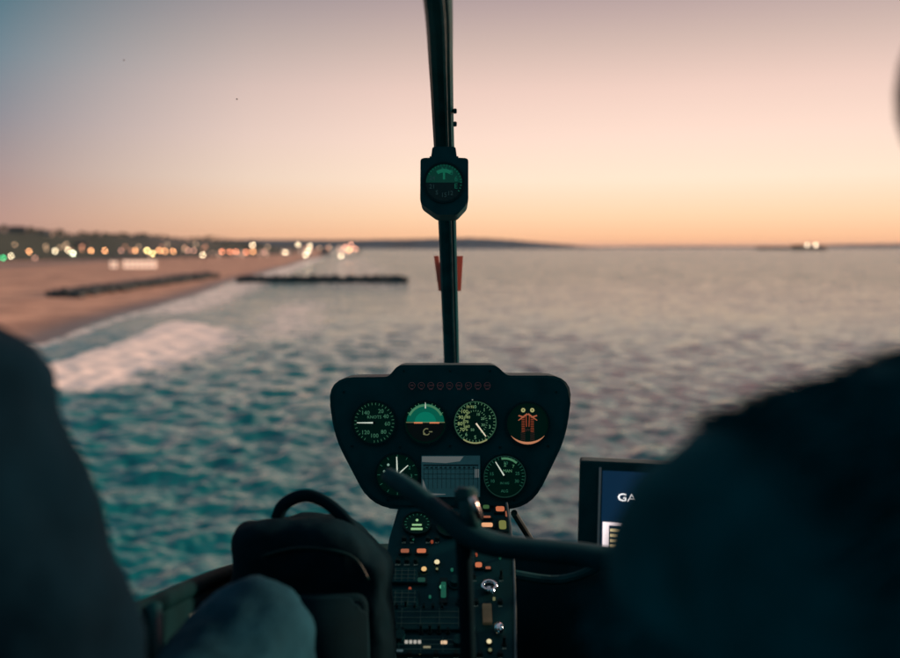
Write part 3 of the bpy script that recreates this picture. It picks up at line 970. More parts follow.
def gauge(px, py, label, face=None):
    c = l(px, py)
    bm = bmesh.new(); disc(bm, c, R0, .002, .0035, 48)
    g = fin('gauge', bm, face or M['dial'], panel, Matrix.Identity(4)); g['label'] = label
    bm = bmesh.new(); ring(bm, c, R0, R0 * 1.09, .002, .0075, n=48)
    s_ = R0 * 1.22
    fin('bezel', bm, M['bezel'], g, Matrix.Identity(4))
    return g, c


def ticks(bm, c, a0, a1, n_, r0, r1, w_, z=.0042):
    for i in range(n_):
        a = math.radians(a0 + (a1 - a0) * i / max(1, n_ - 1))
        d = (math.sin(a), math.cos(a))
        bar(bm, (c[0] + d[0] * r0, c[1] + d[1] * r0), (c[0] + d[0] * r1, c[1] + d[1] * r1), w_, .0036, z)


def nums(bm, c, lst, r, size):
    for a, s_ in lst:
        a = math.radians(a)
        text_bm(bm, s_, (c[0] + math.sin(a) * r, c[1] + math.cos(a) * r), size, .0036, .0042)


def needle(g, c, ang, L, w_, m_, tail=.0, nm='needle'):
    a = math.radians(ang); d = Vector((math.sin(a), math.cos(a)))
    bm = bmesh.new()
    bar(bm, Vector(c) - d * tail, Vector(c) + d * L, w_, .0050, .0058, w_ * .55)
    fin(nm, bm, m_, g, Matrix.Identity(4))
    bm = bmesh.new(); disc(bm, c, .0022, .0046, .0068, 14); fin('hub', bm, M['bezel'], g, Matrix.Identity(4))


MKG = glow('markings soft green', (.16, .55, .32), .22)
MKG2 = glow('markings faint green', (.08, .45, .28), .18)
MKY = glow('markings yellow green', (.55, .75, .30), .42)
# 1 airspeed
g, c = gauge(374.5, 422.5, 'round green-lit gauge with its needle pointing left, upper left of the panel')
bm = bmesh.new(); ticks(bm, c, -150, 180, 31, R0 * .86, R0 * .97, .0007)
nums(bm, c, [(30, '20'), (62, '40'), (95, '60'), (135, '80'), (180, '100'), (222, '120'), (318, '140')], R0 * .64, .0095)
text_bm(bm, 'KNOTS', (c[0], c[1] + R0 * .27), .0072, .0036, .0042)
fin('markings', bm, MKG, g, Matrix.Identity(4))
needle(g, c, -90, R0 * .84, .0024, G_WHITE)
# 2 attitude
g, c = gauge(425.5, 422.5, 'attitude indicator with a green upper half dome and an orange horizon line')
bm = bmesh.new()
hp = [(c[0] + R0 * .92 * math.cos(math.radians(a)), c[1] + R0 * .92 * math.sin(math.radians(a))) for a in range(0, 181, 8)]
prism(bm, hp, .0036, .0040); fin('sky_half', bm, G_TEAL, g, Matrix.Identity(4))
bm = bmesh.new()
hp = [(c[0] + R0 * .92 * math.cos(math.radians(a)), c[1] + R0 * .92 * math.sin(math.radians(a))) for a in range(180, 361, 8)]
prism(bm, hp, .0036, .0040); fin('ground_half', bm, mat('brown ground half', (.012, .008, .007), .5), g, Matrix.Identity(4))
bm = bmesh.new(); prism(bm, [(c[0] + R0 * .52 * math.cos(math.radians(a)), c[1] + .001 + R0 * .50 * math.sin(math.radians(a))) for a in range(0, 181, 10)], .0041, .0044); fin('dome_glow', bm, glow('sky half centre', (.002, .50, .31), .26), g, Matrix.Identity(4))  # inner half disc paints the brighter glow at the dome's centre
bm = bmesh.new(); ring(bm, c, R0 * .80, R0 * .90, .0042, .0046, 25, 155, 24)
for a in (-60, -45, -30, -20, 20, 30, 45, 60): ticks(bm, c, a, a, 1, R0 * .80, R0 * .99, .0009, .0049)
fin('bank_scale', bm, G_GREEN, g, Matrix.Identity(4))
bm = bmesh.new(); bar(bm, (c[0], c[1] + R0 * .70), (c[0], c[1] + R0 * 1.0), .0018, .0050, .0056, .0007); fin('bank_pointer', bm, G_WHITE, g, Matrix.Identity(4))
bm = bmesh.new(); bar(bm, (c[0] - R0 * .94, c[1] + .0006), (c[0] + R0 * .94, c[1] + .0006), .0012, .0042, .0046); fin('horizon_line', bm, G_YEL_DIM, g, Matrix.Identity(4))
bm = bmesh.new(); bar(bm, (c[0] - R0 * .56, c[1]), (c[0] - R0 * .14, c[1]), .0022, .0050, .0056); bar(bm, (c[0] + R0 * .2, c[1]), (c[0] + R0 * .68, c[1]), .0022, .0050, .0056)
fin('aircraft_bar', bm, G_AMBER, g, Matrix.Identity(4))
bm = bmesh.new(); ring(bm, (c[0] + .002, c[1] - .015), .0045, .006, .0042, .0046, 60, 330, 14); bar(bm, (c[0] + .006, c[1] - .015), (c[0] + .0115, c[1] - .015), .0016, .0042, .0046)
disc(bm, (c[0] - .002, c[1] - .0185), .0018, .0042, .0048, 10)
fin('pull_symbol', bm, G_YEL_DIM, g, Matrix.Identity(4))
# 3 altimeter / tachometer
g, c = gauge(475.2, 422, 'brightly lit yellow-green gauge with two number rings, needle to lower right')
bm = bmesh.new(); ticks(bm, c, 0, 345, 36, R0 * .88, R0 * .99, .0007)
nums(bm, c, [(0, '0'), (36, '1'), (72, '2'), (108, '3'), (144, '4'), (180, '5'), (216, '6')], R0 * .74, .0082)
ticks(bm, c, -20, 150, 16, R0 * .52, R0 * .60, .0006)
nums(bm, c, [(20, '10'), (65, '20'), (110, '30'), (200, '50')], R0 * .40, .0062)
fin('green_numbers', bm, glow('numbers green', (.30, .68, .36), .34), g, Matrix.Identity(4))
bm = bmesh.new()
nums(bm, c, [(240, '70'), (264, '80'), (288, '90'), (314, '100')], R0 * .74, .0085)
nums(bm, c, [(240, '60'), (272, '70'), (305, '80')], R0 * .42, .0066)
ticks(bm, c, 225, 330, 22, R0 * .52, R0 * .60, .0007)
text_bm(bm, '29.92', (c[0] - R0 * .25, c[1] + R0 * .74), .006, .0036, .0042)
fin('yellow_numbers', bm, MKY, g, Matrix.Identity(4))
bm = bmesh.new(); ring(bm, c, R0 * .985, R0 * 1.03, .0052, .0078, 0, 360, 50); fin('rim_light', bm, glow('rim green', (.12, .38, .20), .16), g, Matrix.Identity(4))
bm = bmesh.new(); ring(bm, c, R0 * .975, R0 * 1.035, .0054, .0080, 235, 305, 16); fin('rim_light', bm, glow('rim yellow', (.65, .68, .30), .35), g, Matrix.Identity(4))
needle(g, c, 143, R0 * .86, .0026, glow('needle pale', (.95, .80, .60), .75))
bm = bmesh.new(); disc(bm, l(472.5, 400.5), .0016, .002, .0042, 12); fin('rim_mark', bm, G_WHITE, g, Matrix.Identity(4))
# 4 dual tachometer
g, c = gauge(527.5, 423.5, 'orange-lit dual tachometer with two short vertical scales, upper right')
bm = bmesh.new()
for sx in (-1, 1):
    ring(bm, (c[0] + sx * R0 * .22, c[1] + R0 * .66), .0012, .0036, .0038, .0044, n=14)
fin('letter_lights', bm, G_YEL, g, Matrix.Identity(4))
bm = bmesh.new()
bar(bm, (c[0] - .0005, c[1] + R0 * .48), (c[0] - R0 * .46, c[1] + R0 * .16), .0030, .0042, .0048, .0012)
bar(bm, (c[0] + .0005, c[1] + R0 * .48), (c[0] + R0 * .46, c[1] + R0 * .16), .0030, .0042, .0048, .0012)
bar(bm, (c[0] - R0 * .45, c[1] + R0 * .40), (c[0] - R0 * .25, c[1] + R0 * .34), .0022, .0042, .0048)
bar(bm, (c[0] + R0 * .45, c[1] + R0 * .40), (c[0] + R0 * .25, c[1] + R0 * .34), .0022, .0042, .0048)
fin('chevron', bm, glow('orange mark', (1, .27, .13), .32), g, Matrix.Identity(4))
bm = bmesh.new()
for sx in (-1, 1):
    for k in range(9): bar(bm, (c[0] + sx * R0 * .14, c[1] + R0 * (.30 - k * .085)), (c[0] + sx * R0 * .30, c[1] + R0 * (.30 - k * .085)), .0011, .0042, .0046)
    bar(bm, (c[0] + sx * R0 * .08, c[1] + R0 * .42), (c[0] + sx * R0 * .06, c[1] - R0 * .15), .0014, .0042, .0046)
fin('speed_scale', bm, G_ORANGE_DIM, g, Matrix.Identity(4))
bm = bmesh.new()
for sx in (-1, 1):
    for k in range(5): bar(bm, (c[0] + sx * R0 * .12, c[1] - R0 * (.48 + k * .08)), (c[0] + sx * R0 * .34, c[1] - R0 * (.44 + k * .08)), .0008, .0042, .0046)
text_bm(bm, 'RPM', (c[0], c[1] - R0 * .32), .0062, .0036, .0042)
fin('lower_scale', bm, glow('faint brown mark', (.30, .12, .10), .10), g, Matrix.Identity(4))
bm = bmesh.new(); n_ = 22; up_, dn_ = [], []
for k in range(n_ + 1):
    a = math.radians(214 + 112 * k / n_); th = R0 * .115 * math.sin(math.pi * k / n_)
    up_.append((c[0] + (R0 * 1.0 - th) * math.cos(a), c[1] + (R0 * 1.0 - th) * math.sin(a))); dn_.append((c[0] + R0 * 1.02 * math.cos(a), c[1] + R0 * 1.02 * math.sin(a)))
prism(bm, dn_ + up_[::-1], .0042, .0050); fin('rim_light', bm, glow('orange rim', (1.0, .40, .20), .45), g, Matrix.Identity(4))
# 5 clock-like altimeter, lower left
g, c = gauge(397.5, 474.5, 'dark gauge with two white hands at twelve and half past one, lower left')
bm = bmesh.new(); ticks(bm, c, 0, 330, 12, R0 * .84, R0 * .97, .0008)
nums(bm, c, [(60, '2'), (95, '3'), (130, '4')], R0 * .68, .0080)
fin('markings', bm, MKG2, g, Matrix.Identity(4))
bm = bmesh.new()
for a in (-42, -75): disc(bm, (c[0] + math.sin(math.radians(a)) * R0 * .66, c[1] + math.cos(math.radians(a)) * R0 * .66), .0021, .0038, .0044, 12)
fin('index_dots', bm, glow('dot white', (.5, .8, .65), .4), g, Matrix.Identity(4))
needle(g, c, -2, R0 * .88, .0026, G_WHITE)
needle(g, c, 48, R0 * .70, .0022, G_WHITE, nm='needle')
# 6 manifold pressure, lower right
g, c = gauge(504.5, 476, 'green-lit gauge with one needle at eleven o clock, lower right')
bm = bmesh.new(); ticks(bm, c, -120, 120, 25, R0 * .84, R0 * .97, .0007)
nums(bm, c, [(-80, '15'), (-112, '10'), (5, '20'), (78, '25'), (112, '30')], R0 * .64, .0075)
text_bm(bm, 'IN HG', (c[0], c[1] - R0 * .34), .0055, .0036, .0042); text_bm(bm, 'ALG', (c[0], c[1] - R0 * .72), .0065, .0036, .0042)
fin('markings', bm, MKG2, g, Matrix.Identity(4))
bm = bmesh.new(); ring(bm, c, R0 * .82, R0 * .92, .0038, .0044, 48, 100, 20); text_bm(bm, 'MAN', (c[0] + R0 * .14, c[1] + R0 * .26), .0068, .0044, .005)
text_bm(bm, '2', (c[0] + R0 * .02, c[1] + R0 * .56), .009, .0036, .0042); text_bm(bm, '7', (c[0] + R0 * .42, c[1] + R0 * .48), .0075, .0036, .0042)
fin('green_arc', bm, G_GREEN, g, Matrix.Identity(4))
bm = bmesh.new(); ring(bm, c, R0 * .985, R0 * 1.02, .0052, .0078, 0, 360, 50); fin('rim_light', bm, glow('rim dim', (.05, .22, .16), .10), g, Matrix.Identity(4))
needle(g, c, -32, R0 * .84, .0024, G_WHITE)
# display / placard with a table of lines
x0, y0 = l(421.5, 455.5); x1, y1 = l(480, 496.5)
bm = bmesh.new(); prism(bm, [(x0, y1), (x1, y1), (x1, y0), (x0, y0)], .002, .0045)
disp = fin('display', bm, mat('grey display glass', (.03, .085, .10), .25, var=(60, .75, 1.3), emit=(.06, .22, .26), estr=.08), panel, Matrix.Identity(4))
disp['label'] = 'rectangular grey display with a faint grid of lines in the middle of the panel'
bm = bmesh.new()
for k in range(13):
    x = x0 + .004 + k * (x1 - x0 - .008) / 12
    bar(bm, (x, y0 - .017), (x, y1 + .014), .0006, .0046, .0050)
for k, y in enumerate((y0 - .0155, y0 - .022, y0 - .030, y0 - .038)):
    bar(bm, (x0 + .003, y), (x1 - .003, y), .0022 if k == 0 else .0007, .0046, .0051)
for k in range(11):
    x = x0 + .007 + k * .0078
    bar(bm, (x, y0 - .0195), (x + .004, y0 - .0195), .0022, .0046, .0052)
fin('grid_lines', bm, mat('display ink', (.008, .03, .04), .5), disp, Matrix.Identity(4))
bm = bmesh.new()
prism(bm, [(x0 + .001, y0 - .010), (x0 + .001, y0 - .001), (x0 + .070, y0 - .001), (x0 + .064, y0 - .009), (x0 + .040, y0 - .012)][::-1], .0046, .0052)
for k in range(3): bar(bm, (x1 - .008 + k * .0026, y0 - .022), (x1 - .008 + k * .0026, y0 - .036), .0016, .0050, .0055)
prism(bm, [(x0 + .002, y1 + .002), (x0 + .014, y1 + .002), (x0 + .009, y1 + .012), (x0 + .004, y1 + .026), (x0 + .002, y1 + .03)], .0050, .0056)
bar(bm, (x0 + .014, y1 + .0045), (x0 + .040, y1 + .0045), .0036, .0050, .0056, .0010)
fin('pale_reflections', bm, glow('display pale', (.36, .42, .42), .22), disp, Matrix.Identity(4))  # glowing shapes put in for reflections lying on the display
# warning row
for k, s_ in enumerate(['MR', 'TR', 'CHIP', 'FUEL', 'OIL', 'ENG', 'ALT', 'RPM', 'GOV']):
    bm = bmesh.new(); cxp, cyp = l(412 + k * 9.4, 385.5)
    ring(bm, (cxp, cyp), .0050, .0056, .002, .0034, n=14)
    text_bm(bm, s_, (cxp, cyp), .0042, .002, .0030); text_bm(bm, s_, (cxp, cyp - .0065), .0030, .002, .0030)
    fin('warning_light', bm, G_LABEL, panel, Matrix.Identity(4))

# ================================================================== COMPASS
CD = 1.45; KC = CD / F
CM = PM.copy(); CM.translation = P(444, 183, CD)


def lc(px, py): return ((px - 444) * KC, (183 - py) * KC)


comp = empty('magnetic_compass', mw=CM)
tag(comp, 'small black octagonal magnetic compass with a faint green dial on the windshield post', 'compass')
bm = bmesh.new()
sh = rounded([(432.5, 147, 2), (431, 158, 1.5), (420.5, 158.5, 3), (420.2, 203, 4), (436.5, 215, 3), (457, 215, 3), (468.3, 203, 4), (468.3, 158.5, 3), (457, 158, 1.5), (455.5, 147, 2)], 2, 4)
prism(bm, [lc(x, y) for x, y in sh][::-1], -.075, .004, .002); fin('housing', bm, M['plastic'], comp, Matrix.Identity(4))
bm = bmesh.new(); c = (0, 0); ring(bm, c, 18.5 * KC, 20.5 * KC, .004, .0075, n=44); fin('bezel', bm, M['bezel'], comp, Matrix.Identity(4))
bm = bmesh.new(); disc(bm, c, 18.4 * KC, .0042, .0052, 44)
cm_ = mat('compass dial', (.006, .02, .02), .35)
nt = cm_.node_tree; b = nt.nodes['Principled BSDF']
dl = fin('dial', bm, cm_, comp, Matrix.Identity(4))
bm = bmesh.new(); prism(bm, [(18 * KC * math.cos(math.radians(a)), 18 * KC * math.sin(math.radians(a))) for a in range(0, 181, 9)], .0053, .0058)
fin('lit_upper_half', bm, glow('compass deep green', (.005, .22, .14), .10), dl, Matrix.Identity(4))
bm = bmesh.new(); nums(bm, c, [(0, 'N'), (38, '3'), (74, '6'), (108, 'E')], 12.5 * KC, .012); ticks(bm, c, -60, 120, 19, 16.2 * KC, 17.8 * KC, .0008, .0066)
for v in bm.verts: v.co.z += .0024
fin('markings', bm, glow('compass mark', (.02, .42, .26), .15), dl, Matrix.Identity(4))
bm = bmesh.new(); ring(bm, c, 10 * KC, 13.5 * KC, .006, .0068, 55, 125, 14); bar(bm, (0, 3 * KC), (0, 13 * KC), .0035, .006, .0068)
fin('course_marker', bm, glow('compass marker', (.02, .50, .28), .17), dl, Matrix.Identity(4))
bm = bmesh.new(); nums(bm, c, [(150, '12'), (180, '15'), (215, 'S'), (250, '21'), (290, '24')], 12.5 * KC, .010)
for v in bm.verts: v.co.z += .0024
fin('faint_markings', bm, glow('compass faint', (.05, .14, .15), .16), dl, Matrix.Identity(4))

# ================================================================== CENTRE CONSOLE
con = empty('centre_console', P(448, 700, 1.3))
CI = Matrix.Translation(-con.location)
tag(con, 'tapered black centre console below the panel with small amber and green lights and knobs', 'console')
TL, TR_, BL, BR = P(399, 507, 1.46), P(510, 507, 1.46), P(379, 700, 1.18), P(517, 700, 1.18)
CN = (TR_ - TL).cross(TL - BL).normalized()
if CN.y > 0: CN = -CN
bm = bmesh.new()
fr_ = [TL, P(389, 540, 1.41), P(384, 572, 1.365), BL, BR, TR_]
v1 = [bm.verts.new(q) for q in fr_]; v2 = [bm.verts.new(q + Vector((0, .22, -.02))) for q in fr_]
bm.faces.new(v1); bm.faces.new(v2[::-1])
for j in range(6): bm.faces.new((v1[j], v2[j], v2[(j + 1) % 6], v1[(j + 1) % 6]))
for v in bm.verts: v.co = v.co - con.location
bmesh.ops.bevel(bm, geom=list(bm.edges), offset=.004, segments=2, affect='EDGES')
fin('console_body', bm, M['plastic'], con, Matrix.Identity(4))


def cp(px, py, off=0.0):
    """point on the console's sloping face at pixel"""
    v = FW + (px - 450) / F * RT + (329 - py) / F * UP
    t = (TL - CAM).dot(CN) / v.dot(CN)
    return CAM + t * v + CN * off


CX = Vector((1, 0, 0)); CY = CN.cross(CX).normalized()
if CY.z < 0: CY = -CY
CR = Matrix((CX, CY, CN)).transposed()


def cmat(px, py, off=.0006):
    m4 = CR.to_4x4(); m4.translation = cp(px, py, off) - con.location
    return m4


def cfin(name, bm, m_, px, py, parent=con, off=.0006, sm=False):
    return fin(name, bm, m_, parent, cmat(px, py, off) if parent == con else Matrix.Identity(4), sm)


kc = 1.36 / F
# side trims
bm = bmesh.new(); tube(bm, [q - con.location for q in (P(506.5, 503, 1.43), P(510.5, 528, 1.40), P(513.5, 560, 1.355), P(515, 600, 1.30), P(516, 690, 1.17))], .0022, 8)
fin('edge_trim', bm, M['trim'], con, Matrix.Identity(4))
bm = bmesh.new(); tube(bm, [q - con.location for q in (P(391, 566, 1.355), P(389, 612, 1.29))], .0014, 8)
fin('edge_trim', bm, M['trim'], con, Matrix.Identity(4))
bm = bmesh.new(); tube(bm, [q - con.location for q in (P(514, 513, 1.5), P(534, 545, 1.62))], .006, 10)
fin('support_strut', bm, M['trim'], con, Matrix.Identity(4))
# a small round dial
bm = bmesh.new(); disc(bm, (0, 0), 14 * kc, 0, .003, 36)
cd_ = cfin('small_dial', bm, M['dial'], 417, 525)
bm = bmesh.new(); ring(bm, (0, 0), 14 * kc, 15.5 * kc, 0, .006, n=36); fin('bezel', bm, M['bezel'], cd_, Matrix.Identity(4))
bm = bmesh.new(); ticks(bm, (0, 0), -120, 120, 13, 11 * kc, 13 * kc, .0007); fin('markings', bm, MKG2, cd_, Matrix.Identity(4))
bm = bmesh.new(); bar(bm, (-5 * kc, -2.5 * kc), (5 * kc, -2.5 * kc), .0030, .0036, .0045); bar(bm, (-6 * kc, -8 * kc), (6 * kc, -8 * kc), .0038, .0036, .0045); disc(bm, (0, 4 * kc), .0022, .0036, .0045, 10)
fin('lit_bars', bm, glow('pale green bars', (.45, .85, .40), .55), cd_, Matrix.Identity(4))
# second small dial right and the annunciator block
bm = bmesh.new(); disc(bm, (0, 0), 13 * kc, 0, .003, 36); cd2 = cfin('small_dial', bm, M['dial'], 450, 528)
bm = bmesh.new(); ring(bm, (0, 0), 13 * kc, 14.5 * kc, 0, .006, n=36); fin('bezel', bm, M['bezel'], cd2, Matrix.Identity(4))


def lampbox(px, py, w_, h_, m_, name='annunciator_light', text=None):
    bm = bmesh.new(); box(bm, (0, 0, .002), (w_ * kc * 1.25, h_ * kc * 1.35, .004), bev=.0006)
    o = cfin(name, bm, M['bezel'], px, py)
    w_ *= .84; h_ *= .84; bm = bmesh.new(); r = min(w_, h_) * kc * .5
    prism(bm, rounded([(-w_ * kc / 2, -h_ * kc / 2), (w_ * kc / 2, -h_ * kc / 2), (w_ * kc / 2, h_ * kc / 2), (-w_ * kc / 2, h_ * kc / 2)], r * .7, 3), .0042, .0050)
    fin('lens', bm, m_, o, Matrix.Identity(4))
    return o


A1 = glow('amber lens', (1.0, .28, .12), .48); A2 = glow('amber lens dim', (1, .30, .15), .26)
lampbox(405, 553, 10, 5.5, A2); lampbox(421.5, 553, 11, 6, A1)
lampbox(500, 511, 11, 8, A1); lampbox(487, 527, 14, 6.5, glow('peach lens', (1, .48, .24), .75)); lampbox(487, 519, 9, 3, A2)
lampbox(478.5, 567, 8, 7, A1); lampbox(488, 570, 6, 3.5, A2)
lampbox(502.5, 527, 9, 14, glow('olive lens', (.36, .38, .10), .40)); lampbox(486, 509, 8, 6, glow('green lens', (.12, .30, .10), .28))
lampbox(506.5, 516, 3, 9, A2)
for px, py, r, m_ in ((437, 564, 2.6, G_DOT), (424, 571, 2.6, glow('amber dot', (1, .62, .25), .7)), (437, 571, 1.2, G_YEL_DIM), (442, 589, 2.4, glow('green dot', (.2, .8, .5), .45)), (489, 643.5, 2.2, G_DOT), (490, 652, 1.6, G_YEL_DIM), (399, 594, 1.6, glow('pale dot', (.4, .6, .5), .2))):
    bm = bmesh.new(); disc(bm, (0, 0), r * kc, 0, .005, 14); o = cfin('indicator_lamp', bm, m_, px, py)
    bm = bmesh.new(); ring(bm, (0, 0), r * kc * 1.05, r * kc * 1.5, 0, .004, n=14); fin('collar', bm, M['bezel'], o, Matrix.Identity(4))
# green display strip and radio stack
lampbox(443.5, 592, 6, 22, glow('green strip', (.01, .30, .18), .22), 'green_display')
lampbox(421.5, 582, 9, 6, glow('green strip dim', (.01, .22, .15), .17), 'green_display')
for (px, py, w_, h_) in ((405, 577, 26, 18), (405, 600, 26, 20), (430, 620, 74, 26), (468, 560, 16, 20), (432, 647, 84, 20)):
    bm = bmesh.new(); s_ = kc
    box(bm, (0, 0, .002), (w_ * s_, h_ * s_, .006), bev=.001)
    rb = cfin('radio_unit', bm, M['face'], px, py)
    bm = bmesh.new()
    for k in range(3): bar(bm, (-w_ * s_ * .42, h_ * s_ * (.25 - k * .25)), (w_ * s_ * .42, h_ * s_ * (.25 - k * .25)), .0006, .0052, .0056)
    for k in range(4): bar(bm, (w_ * s_ * (-.36 + k * .24), -h_ * s_ * .4), (w_ * s_ * (-.36 + k * .24), h_ * s_ * .4), .0005, .0052, .0056)
    fin('glow_lines', bm, glow('radio line', (.04, .16, .15), .10), rb, Matrix.Identity(4))  # unit outlines drawn as faintly glowing lines, no lamps behind them
# rows of breakers, switches and engraved legends
rk = random.Random(5)
leg = glow('legend dim', (.25, .40, .36), .12)
for row, (py, xs, kind) in enumerate(((540, (404, 412, 428, 437), 'b'), (562, (398, 407, 416), 'b'), (609, (397, 406, 415, 424, 433, 442), 's'), (633, (394, 403, 421, 430, 439, 448), 's'), (578, (474, 501), 's'), (603, (476, 500), 'b'), (645, (474, 504), 's'), (655, (410, 436, 456, 480, 500), 'b'), (545, (472, 482, 492, 502), 'b'))):
    for px in xs:
        bm = bmesh.new()
        if kind == 'b': disc(bm, (0, 0), 2.0 * kc, 0, .007, 14); disc(bm, (0, 0), 2.8 * kc, 0, .003, 14)
        else:
            disc(bm, (0, 0), 2.2 * kc, 0, .003, 12); tube(bm, [(0, 0, .002), (0, .003 * rk.choice((-1, 1)), .014)], [.0016, .0024], 8)
        o = cfin('breaker' if kind == 'b' else 'toggle_switch', bm, M['bezel'] if rk.random() < .93 else M['metal'], px, py)
        bm = bmesh.new(); text_bm(bm, rk.choice(['ON', 'OFF', 'ALT', 'BAT', 'NAV', 'LTS', 'COM', 'STBY']), (0, -.0068), .0038, .0005, .0009); fin('legend', bm, leg, o, Matrix.Identity(4))
for px, py, r, m_ in ((410, 590, 1.4, 'a'), (430, 598, 1.2, 'g'), (452, 571, 1.4, 'g'), (399, 575, 1.2, 'g'), (448, 612, 1.2, 'a'), (420, 655, 1.4, 'c'), (455, 652, 1.3, 'a'), (476, 556, 1.6, 'a'), (500, 559, 1.3, 'g'), (494, 600, 1.3, 'c'), (432, 543, 1.4, 'a'), (413, 541, 1.1, 'g')):
    bm = bmesh.new(); disc(bm, (0, 0), r * kc, 0, .004, 12); cfin('indicator_lamp', bm, {'a': G_ORANGE_DIM, 'g': G_SWG, 'c': G_YEL_DIM}[m_], px, py)
# knobs
for px, py, r, m_ in ((455, 585, 5, M['plastic']), (462, 603, 4.5, M['plastic']), (470, 632, 5, M['plastic']), (400, 640, 5, M['plastic']), (458, 645, 5, M['plastic'])):
    bm = bmesh.new(); disc(bm, (0, 0), r * kc, 0, .014, 22); disc(bm, (0, 0), r * kc * 1.3, 0, .004, 22); bar(bm, (0, 0), (0, r * kc * .9), .0012, .0145, .0152)
    cfin('knob', bm, m_, px, py)
# ignition lock with key and chrome ring
bm = bmesh.new()
pts_ = [Vector((6.5 * kc * math.cos(a), 5.5 * kc * math.sin(a), .010)) for a in [i * 2 * math.pi / 20 for i in range(21)]]
tube(bm, pts_, .0030, 8, cap=False); box(bm, (3 * kc, -6 * kc, .012), (.006, .014, .003), bev=.001)
disc(bm, (0, 0), 5 * kc, 0, .007, 20)
cfin('key_ring', bm, M['chrome'], 489, 590, sm=True)
bm = bmesh.new(); box(bm, (0, 0, .006), (9 * kc, 22 * kc, .006), bev=.001); cfin('key_tag', bm, mat('tan leather tag with added glow', (.16, .13, .08), .7, var=(60, .7, 1.2), emit=(.3, .25, .13), estr=.04), 487, 617)  # faint glow put into the leather to lift it from the dark
bm = bmesh.new(); ellipsoid(bm, (0, 0, .006), (5 * kc, 7 * kc, .007), 16); cfin('toggle_switch', bm, M['chrome'], 498.5, 631, sm=True)
# bottom row of bright ticks
wm = glow('white ticks', (.9, .85, .75), .42)
bm = bmesh.new()
for k in range(4): box(bm, ((k - 1.5) * 4 * kc, 0, .003), (2.8 * kc, 2.4 * kc, .004), bev=.0004)
cfin('button_row', bm, wm, 413, 645, off=.004)
lampbox(444, 645, 7, 5, glow('peach button', (1, .68, .42), .7))
lampbox(427, 649.5, 8, 2.5, glow('olive ticks', (.7, .65, .4), .3)); lampbox(400, 653, 7, 3, glow('blue ticks', (.2, .35, .4), .2))

# ================================================================== GPS UNIT
gm = empty('gps_unit', P(640, 505, 1.25))
TD = 1.25; KT = TD / F
TM = PM.to_3x3() @ Matrix.Rotation(math.radians(-7), 3, 'Y') @ Matrix.Rotation(math.radians(-1.5), 3, 'Z')
m4 = TM.to_4x4(); m4.translation = P(601, 505, TD); gm.matrix_world = m4
tag(gm, 'black moving-map unit with a blue screen, partly hidden behind the pilot', 'navigation unit')


def lt(px, py): return ((px - 601) * KT, (505 - py) * KT)


x0, y0 = lt(579.5, 461); x1, y1 = lt(694, 551)
bm = bmesh.new(); prism(bm, rounded([(x0, y1), (x1, y1), (x1, y0), (x0, y0)], .004, 3), -.032, .004, .0015); fin('case', bm, M['plastic'], gm, Matrix.Identity(4))
bm = bmesh.new(); x0, y0 = lt(598.0, 467); x1, y1 = lt(600.2, 546); prism(bm, [(x0, y1), (x1, y1), (x1, y0), (x0, y0)], .004, .0065); fin('screen_edge', bm, mat('pale edge', (.55, .45, .45), .4), gm, Matrix.Identity(4))
bm = bmesh.new(); x0, y0 = lt(601.5, 470); x1, y1 = lt(684, 545.5); prism(bm, [(x0, y1), (x1, y1), (x1, y0), (x0, y0)], .004, .005)
scr = fin('screen', bm, glow('blue screen', (.008, .06, .15), .28), gm, Matrix.Identity(4))
bm = bmesh.new(); text_bm(bm, 'GARMIN', lt(616.5, 496), .0180, .0052, .006, align='LEFT')
for v in bm.verts: v.co.y = lt(0, 496)[1] + (v.co.y - lt(0, 496)[1]) * .85
fin('screen_text', bm, glow('screen white', (1, 1, 1), 1.5), scr, Matrix.Identity(4))
bm = bmesh.new(); x0, y0 = lt(603, 521); x1, y1 = lt(609, 546); prism(bm, [(x0, y1), (x1, y1), (x1, y0), (x0, y0)], .0052, .0058)
x0, y0 = lt(608, 521); x1, y1 = lt(640, 524); prism(bm, [(x0, y1), (x1, y1), (x1, y0), (x0, y0)], .0052, .0058)
fin('menu_block', bm, glow('screen pink white', (1, .85, .88), 1.2), scr, Matrix.Identity(4))
bm = bmesh.new()
for k in range(4):
    x0, y0 = lt(610, 527.3 + k * 5.2); x1, y1 = lt(636, 530.2 + k * 5.2); prism(bm, [(x0, y1), (x1, y1), (x1, y0), (x0, y0)], .0052, .0058)
fin('menu_lines', bm, glow('screen yellow', (1, .80, .42), 1.1), scr, Matrix.Identity(4))
# mounting arm
bm = bmesh.new(); inv = gm.matrix_world.inverted()
tube(bm, [inv @ q for q in smooth_path([P(515, 575, 1.36), P(560, 580, 1.36), P(600, 565, 1.33), P(625, 530, 1.30)], 5)], .008, 10); fin('mounting_arm', bm, M['metal'] if False else M['plastic'], gm, Matrix.Identity(4))

# ================================================================== CYCLIC STICK
cs = empty('cyclic_stick', P(486, 720, 1.02)); SI = -cs.location


def spart(name, bm, m_, parent=cs, sm=True):
    for v in bm.verts: v.co = v.co - cs.location
    return fin(name, bm, m_, parent, Matrix.Identity(4), sm)


